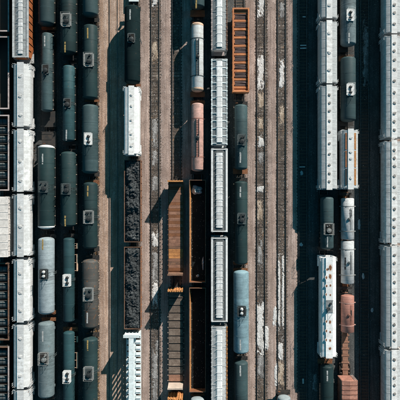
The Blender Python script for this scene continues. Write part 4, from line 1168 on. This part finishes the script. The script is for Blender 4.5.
# frosty lump and scraps in the black gondolas
def lump(x, y, z, rx, ry, h, mat, label, cat, name):
    n = 30; b = MB(); vs = [(0, 0, h * .8)]; fs = []; NR = 6
    for ring in range(NR):
        f = (ring + 1) / NR; hh = (1 - f ** 2.2)
        for i in range(n):
            t = 2 * math.pi * i / n; q = f * (1 + .38 * mnoise.noise((math.cos(t) * 1.6 + x, math.sin(t) * 1.6 + y, 0)) + .15 * mnoise.noise((math.cos(t) * 4 + x, math.sin(t) * 4 + y, 3)))
            px_, py_ = rx * q * math.cos(t), ry * q * math.sin(t)
            vs.append((px_, py_, 0 if ring == NR - 1 else max(.01, h * hh * (.75 + .9 * mnoise.noise((px_ * 3 + x, py_ * 3 + y, 7))))))
    for i in range(n): fs.append((0, 1 + i, 1 + (i + 1) % n))
    for k in range(NR - 1):
        for i in range(n): fs.append((1 + k * n + i, 1 + (k + 1) * n + i, 1 + (k + 1) * n + (i + 1) % n, 1 + k * n + (i + 1) % n))
    fs.append(tuple(1 + (NR - 1) * n + i for i in range(n))[::-1]); b._add(vs, fs)
    return tag(b.build(name, mat, None, (x, y, z), smooth=True), label, cat)
lump(wx(196.5, 1.5), wy(190, 1.5), 1.151, 1.05, .8, .75, 'frost', 'pale frosty lump at the top end of the upper black gondola', 'debris lump', 'frosty_lump')
lump(wx(203, 1.5), wy(264, 1.5), 1.151, .16, 1.3, .3, 'frost', 'thin pale scrap along the right wall low in the upper black gondola', 'scrap', 'pale_scrap')
lump(wx(197.5, 1.5), wy(276, 1.5), 1.151, .3, .25, .2, 'frost', 'small pale scrap by the lower end of the upper black gondola', 'scrap', 'pale_scrap')
def litter(name, n, fx, fy, fz, smin, smax, mat, label, cat, flat=.6, parent=None, rngen=nrg):
    """n jittered stones as one mesh"""
    x = fx(n); y = fy(n); z = fz(x, y)
    base = np.array([(1, 0, 0), (-.5, .87, 0), (-.5, -.87, 0), (.2, .1, 1), (-.1, -.1, -1)])
    tri = np.array([(0, 1, 3), (1, 2, 3), (2, 0, 3), (1, 0, 4), (2, 1, 4), (0, 2, 4)])
    s = rngen.uniform(smin, smax, n); t = rngen.uniform(0, 2 * np.pi, n)
    v = base[None] * (1 + rngen.uniform(-.3, .3, (n, 5, 3))); v[:, :, 2] *= flat
    c, sn = np.cos(t)[:, None], np.sin(t)[:, None]
    vx = (v[:, :, 0] * c - v[:, :, 1] * sn) * s[:, None] + x[:, None]
    vy = (v[:, :, 0] * sn + v[:, :, 1] * c) * s[:, None] + y[:, None]
    vz = v[:, :, 2] * s[:, None] + z[:, None]
    V = np.stack([vx, vy, vz], -1).reshape(-1, 3); F = (tri[None] + (np.arange(n) * 5)[:, None, None]).reshape(-1, 3)
    o = link(name, npmesh(name, V, F, mat), parent)
    return tag(o, label, cat, kind='stuff')
for py0, py1, w in ((182, 281, 'upper'), (290, 391, 'lower')):
    litter('scrap_litter', 110, lambda n: nrg.uniform(TX['I'] - 1.38, TX['I'] + 1.38, n), lambda n: nrg.uniform(wy(py1, 1.2), wy(py0, 1.2), n), lambda x, y: np.full_like(x, 1.17), .02, .07, 'debris', 'pale crumbs scattered on the floor of the %s black gondola' % w, 'scrap')
    litter('scrap_litter', 500, lambda n: TX['I'] - 1.36 + np.abs(nrg.normal(0, .07, n)), lambda n: nrg.uniform(wy(py1, 1.2), wy(py0, 1.2), n), lambda x, y: 1.2 + nrg.uniform(0, .3, len(x)) * (x < TX['I'] - 1.25), .05, .13, 'grass', 'rusty crumbs heaped along the left wall of the %s black gondola' % w, 'scrap')

for st in ('empty black-floored gondola with frosty', 'empty black-floored gondola at lower'):
    root = R_(st); L_ = (wy(180, 2.75) - wy(282.5, 2.75)) if 'frosty' in st else (wy(288, 2.75) - wy(392, 2.75))
    b = MB(); sec = [(-1.417, 1.152), (-1.20, 1.152), (-1.417, 2.45)]; b.loft([sec, sec], [-L_ / 2 + .1, L_ / 2 - .1]); b.build('lit_wall_wedge', 'rustorange', root)  # added bright wedge standing in for the sunlit left inner wall
# tank containers on the spine cars
mk = [(.38, .5, 5, 2.2, .12), (.12, .55, 3, 1.4, .09)]
tank_container('O', 198, 239.5, 2.35, 'offwhite', 'upper white tank container on the spine car', 'tank containers on spine cars', 'plat_w', 'plat_g', [(.14, .42, 5, 2.3, .14), (.36, .36, 3, 1.2, .08)])
tank_container('O', 240.5, 283.5, 2.35, 'offwhite', 'lower white tank container on the spine car', 'tank containers on spine cars', 'plat_w', 'plat_g', [(-.62, .52, 4, 2.2, .17), (.22, .5, 6, 2.8, .08), (.42, .5, 6, 2.6, .06)])
tank_container('O', 295, 332, 2.35, 'pink2', 'brick pink tank container on the lower spine car', 'tank containers on spine cars', 'pink', 'salmon_d', [(.22, .52, 4, 2.0, .12), (.36, .45, 2, .9, .06)])

# ------------------------------------------------------------------ spills between the rails
SPX = []
def spill(tr, px, y0, y1, w, mat, label, thr=-.12, seed=0, step=.06, h=.035):
    off = abs(wx(px) - TX[t_]) if (t_ := tr) else 0; zb_ = BED + .03 if off < .6 else .075
    x0 = wx(px); ya, yb = wy(y1), wy(y0); hw = w / PXM / 2; hl = (yb - ya) / 2
    nx = max(4, int(2 * hw / step)); ny = max(4, int(2 * hl / step)); idx = {}; V = []; F = []
    def val(i, j):
        u = -1 + 2 * i / nx; v = -1 + 2 * j / ny; px_, py_ = u * hw, v * hl
        e = 1 - max(abs(u) ** 2.2, abs(v) ** 2.2)
        return e * .8 + mnoise.noise((px_ * 1.3 + seed * 3.3, py_ * .7, seed)) * .8 + mnoise.noise((px_ * 4, py_ * 2.2, seed + 2)) * .6 + mnoise.noise((px_ * 10, py_ * 7, seed + 4)) * .4 - .42
    G = {(i, j): val(i, j) for i in range(nx + 1) for j in range(ny + 1)}
    def vid(i, j):
        if (i, j) not in idx:
            q = max(0, min(1, (G[i, j] - thr) * 2.2)); idx[i, j] = len(V)
            V.append((-hw + 2 * hw * i / nx + rng.uniform(-.02, .02), -hl + 2 * hl * j / ny + rng.uniform(-.02, .02), zb_ + h * q + .010 * mnoise.noise((i * .9, j * .9, seed))))
        return idx[i, j]
    for i in range(nx):
        for j in range(ny):
            if sum(G[a, b] for a, b in ((i, j), (i + 1, j), (i, j + 1), (i + 1, j + 1))) / 4 > thr:
                F.append((vid(i, j), vid(i + 1, j), vid(i + 1, j + 1), vid(i, j + 1)))
    if not F: return
    q = nrg.uniform(0, 1, (90 + int(28 * hl), 2)); n_ = len(q)
    SPX.append((x0 + nrg.normal(0, hw * .75, n_), (ya + yb) / 2 + np.clip(nrg.normal(0, hl * .62, n_), -hl * 1.4, hl * 1.4), np.full(n_, zb_ + .01), mat))
    b = MB(); b._add(V, F)
    tag(b.build('spill_patch', mat, None, (x0, (ya + yb) / 2, 0), smooth=True), label, 'spill', kind='stuff')
SP = [
 ('G', 155, -6, 7, 6.5, 'spill', 'white spill between the rails at the top edge left of centre'),
 ('G', 155, 42, 62, 6.5, 'spill_tan', 'pale tan spill on the empty track beside the black tank car'),
 ('G', 155, 118, 148, 6.5, 'spill_grey', 'grey white spill on the empty track beside the white hopper'),
 ('G', 155, 150, 166, 6, 'spill_grey', 'short grey spill on the empty track below the white hopper'),
 ('G', 155, 176, 192, 6.5, 'spill_grey', 'blocky grey spill on the empty track beside the upper coal gondola'),
 ('G', 155, 231, 247, 7, 'spill', 'bright white spill beside the foot of the upper coal gondola'),
 ('G', 155, 250, 283, 6, 'spill_grey', 'mottled grey spill beside the head of the lower coal gondola'),
 ('G', 155, 280, 307, 6.5, 'spill', 'long white spill left of the grey plank flat car'),
 ('G', 155, 336, 420, 6.5, 'spill_grey', 'long shaded grey spill beside the centre-beam flat car'),
 ('L', 260.8, -8, 18, 7, 'spill', 'white spill at the top edge right of the orange gondola'),
 ('L', 260.8, 55, 92, 7, 'spill', 'long white spill beside the foot of the orange gondola'),
 ('L', 260.8, 92, 108, 6, 'spill_tan', 'tan spill below the long white spill on the right empty track'),
 ('L', 260.8, 118, 130, 5, 'spill_tan', 'rusty tan crumbs patch beside the grey green tank car'),
 ('L', 260.8, 135, 147, 6.5, 'spill', 'small white spill beside the grey green tank car platform'),
 ('L', 260.8, 152, 164, 6, 'spill_grey', 'small grey spill beside the foot of the grey green tank car'),
 ('L', 259.8, 186, 192.5, 8, 'spill', 'very short bright white spill beside the dark teal tank car'),
 ('L', 259.5, 199, 221, 6.5, 'spill_tan', 'pale cream spill beside the dark teal tank car platform'),
 ('L', 260, 240, 268, 5.5, 'spill_grey', 'broken grey spill above the big white spill on the right empty track'),
 ('L', 260, 302, 355, 7.5, 'spill', 'biggest white spill beside the light blue tank car'),
 ('L', 266.5, 326, 351, 4, 'spill', 'white overflow outside the rail beside the biggest spill'),
 ('L', 260.5, 352, 378, 6.5, 'spill_grey', 'grey tail below the biggest white spill'),
 ('M', 282, 2, 18, 5.5, 'spill_grey', 'pale grey spill at the top of the track with twin spill lines'),
 ('M', 282, 58, 88, 6, 'spill', 'white spill on the upper part of the track with twin spill lines'),
 ('M', 281.6, 104, 124, 5, 'spill_tan', 'tan spill on the track with twin spill lines'),
 ('M', 279.0, 254, 330, 2.3, 'spill', 'left of the twin white spill lines'),
 ('M', 282.8, 254, 330, 2.3, 'spill', 'right of the twin white spill lines'),
 ('M', 274.5, 306, 328, 4, 'spill', 'white blob outside the rail beside the twin spill lines'),
 ('M', 280.5, 342, 360, 5.5, 'spill', 'white spill just below the twin spill lines'),
 ('M', 281, 360, 386, 6.5, 'spill_tan', 'cream spill above the pale tank car end at the bottom'),
 ('M', 275.8, 362, 386, 3, 'spill', 'thin white strip outside the rail above the pale tank car end'),
 ('Z', 365.5, 18, 92, 6.5, 'spill_grey', 'long mottled grey strip on the shaded track at upper right'),
 ('N', 314.5, 372, 392, 5, 'spill_grey', 'grey patch beside the dark round-ended tank car'),
]
for i, (t, px, a, b, w, m, l) in enumerate(SP):
    spill(t, px, a, b, w, m, l, seed=i + 1, thr=(-.38 if ('twin white' in l or 'biggest' in l) else -.2), h=.075 if m == 'spill' else .05)

M['crumb_spill'] = island('white_crumbs', (.40, .38, .36), (.82, .81, .80)); M['crumb_spill_tan'] = island('tan_crumbs', (.30, .20, .12), (.66, .56, .46)); M['crumb_spill_grey'] = island('grey_crumbs', (.16, .15, .15), (.6, .59, .58))
for m_, w_ in (('spill', 'white'), ('spill_tan', 'tan'), ('spill_grey', 'grey')):
    P_ = [p for p in SPX if p[3] == m_]
    X_, Y_, Z_ = (np.concatenate([p[q] for p in P_]) for q in range(3))
    litter('spill_crumbs', len(X_), lambda n: X_, lambda n: Y_, lambda x, y: Z_, .025, .085, 'crumb_' + m_, '%s crumbs scattered round the %s spills on the tracks' % (w_, w_), 'crumbs', .45)

# ------------------------------------------------------------------ loose stones, weeds, bits
bx = np.array(list(TX.values()))
def ground_z(x, y):
    z = np.full_like(x, BED + .012)
    for x0, x1 in WROW:
        t = (x - x0) / (x1 - x0); m = (t > .03) & (t < .97)
        z = np.where(m, np.interp(t, (0, .16, .5, .84, 1), (.01, .075, .10, .075, .01)) + .006, z)
    return z
def band_x(bands):
    def f(n):
        w = np.array([b[1] - b[0] for b in bands]); k = nrg.choice(len(bands), n, p=w / w.sum())
        lo = np.array([wx(b[0]) for b in bands]); hi = np.array([wx(b[1]) for b in bands])
        return nrg.uniform(lo[k], hi[k])
    return f
ylim = lambda n: nrg.uniform(-39.5, 39.5, n)
litter('loose_ballast', 70000, band_x([(97, 125), (139, 186), (246, 300)]), ylim, ground_z, .025, .062, 'stone', 'loose pinkish ballast stones over the open gravel strips', 'stones')
litter('white_crumbs', 1500, band_x([(150, 162), (254, 268), (275, 288)]), ylim, ground_z, .03, .12, 'debris', 'pale crumbs scattered along the empty tracks', 'debris', .5)
litter('white_crumbs', 420, band_x([(294, 318), (357, 379), (163, 190)]), ylim, ground_z, .03, .10, 'debris', 'pale crumbs in the shade beside the hoppers', 'debris', .5)
# dry weeds along the foot of the fifth column
def weeds(name, pts, label):
    n = len(pts); k = 7; V = []; F = []
    for (x, y, s) in pts:
        for _ in range(k):
            t = rng.uniform(0, 6.28); l = s * rng.uniform(.5, 1.2); w = .025 + .02 * rng.random(); lean = rng.uniform(.3, 1.1)
            dx, dy = math.cos(t), math.sin(t); ox, oy = x + rng.uniform(-.12, .12), y + rng.uniform(-.12, .12); o = len(V)
            V += [(ox - dy * w, oy + dx * w, .0), (ox + dy * w, oy - dx * w, .0), (ox + dx * l * lean, oy + dy * l * lean, l)]; F.append((o, o + 1, o + 2))
    o = link(name, npmesh(name, np.array(V), np.array(F), 'grass')); return tag(o, label, 'weeds', kind='stuff')
pts = []
for _ in range(2300):
    py = rng.uniform(0, 400); dens = .35 + .65 * (py > 330) + .4 * mnoise.noise((py * .08, 3, 1))
    if rng.random() < dens: pts.append((wx(rng.gauss(97.2, 1.0)), wy(py), rng.uniform(.10, .30) * (1.6 if py > 335 else 1)))
weeds('dry_weeds', pts, 'orange dry weeds along the foot of the fifth column of tank cars')
pts = [(wx(rng.choice((149, 162.5, 254.5, 267.5, 275, 288)) + rng.gauss(0, .6)), wy(rng.uniform(0, 400)), rng.uniform(.08, .2)) for _ in range(350)]
weeds('dry_weeds', pts, 'sparse dry weeds beside the empty stained tracks')
# pale boards lying in the shade of the long hoppers
for k, (px, py, w, l, l_) in enumerate([(303, 45.8, 6, 1.2, 'upper pale board across the shaded track at upper right'), (303, 48.6, 6, 1.2, 'lower pale board across the shaded track at upper right'),
                                 (302, 167, 5.5, 1.0, 'thin pale board on the shaded track beside the long hopper'), (304, 17, 3, 1, 'short pale board on the shaded track near the top edge'), (303, 381, 1.5, 5, 'pale upright scrap board near the bottom right shade')]):
    b = MB(); b.box(-w / PXM / 2, w / PXM / 2, -l / PXM / 2, l / PXM / 2, 0, .06); b.box(-w / PXM / 2 + .04, w / PXM / 2 - .05, -l / PXM / 2 + .02, l / PXM / 2 - .02, .06, .075)
    tag(b.build('pale_board', 'walk', None, (wx(px), wy(py), RAIL_TOP + .001 if w > 3.5 else TIE_TOP), rot=(0, 0, rng.uniform(-.04, .04))), l_, 'board')
for (px, py, rx, ry, l) in [(301.5, 173, .3, .45, 'pale lump beside the thin board on the shaded track'), (301, 244.5, .33, .38, 'round white lump on the shaded track left of the grey tank car'), (359, 225, .33, 1.0, 'white drop-shaped lump right of the upper white tank container'),
                            (363.2, 276, .25, .6, 'small pale lump right of the lower white tank container'), (372, 310, .3, .5, 'pale lump in the shade right of the pink tank')]:
    lump(wx(px), wy(py), BED + .01, rx, ry, .18, 'frost', l, 'debris lump', 'pale_lump')
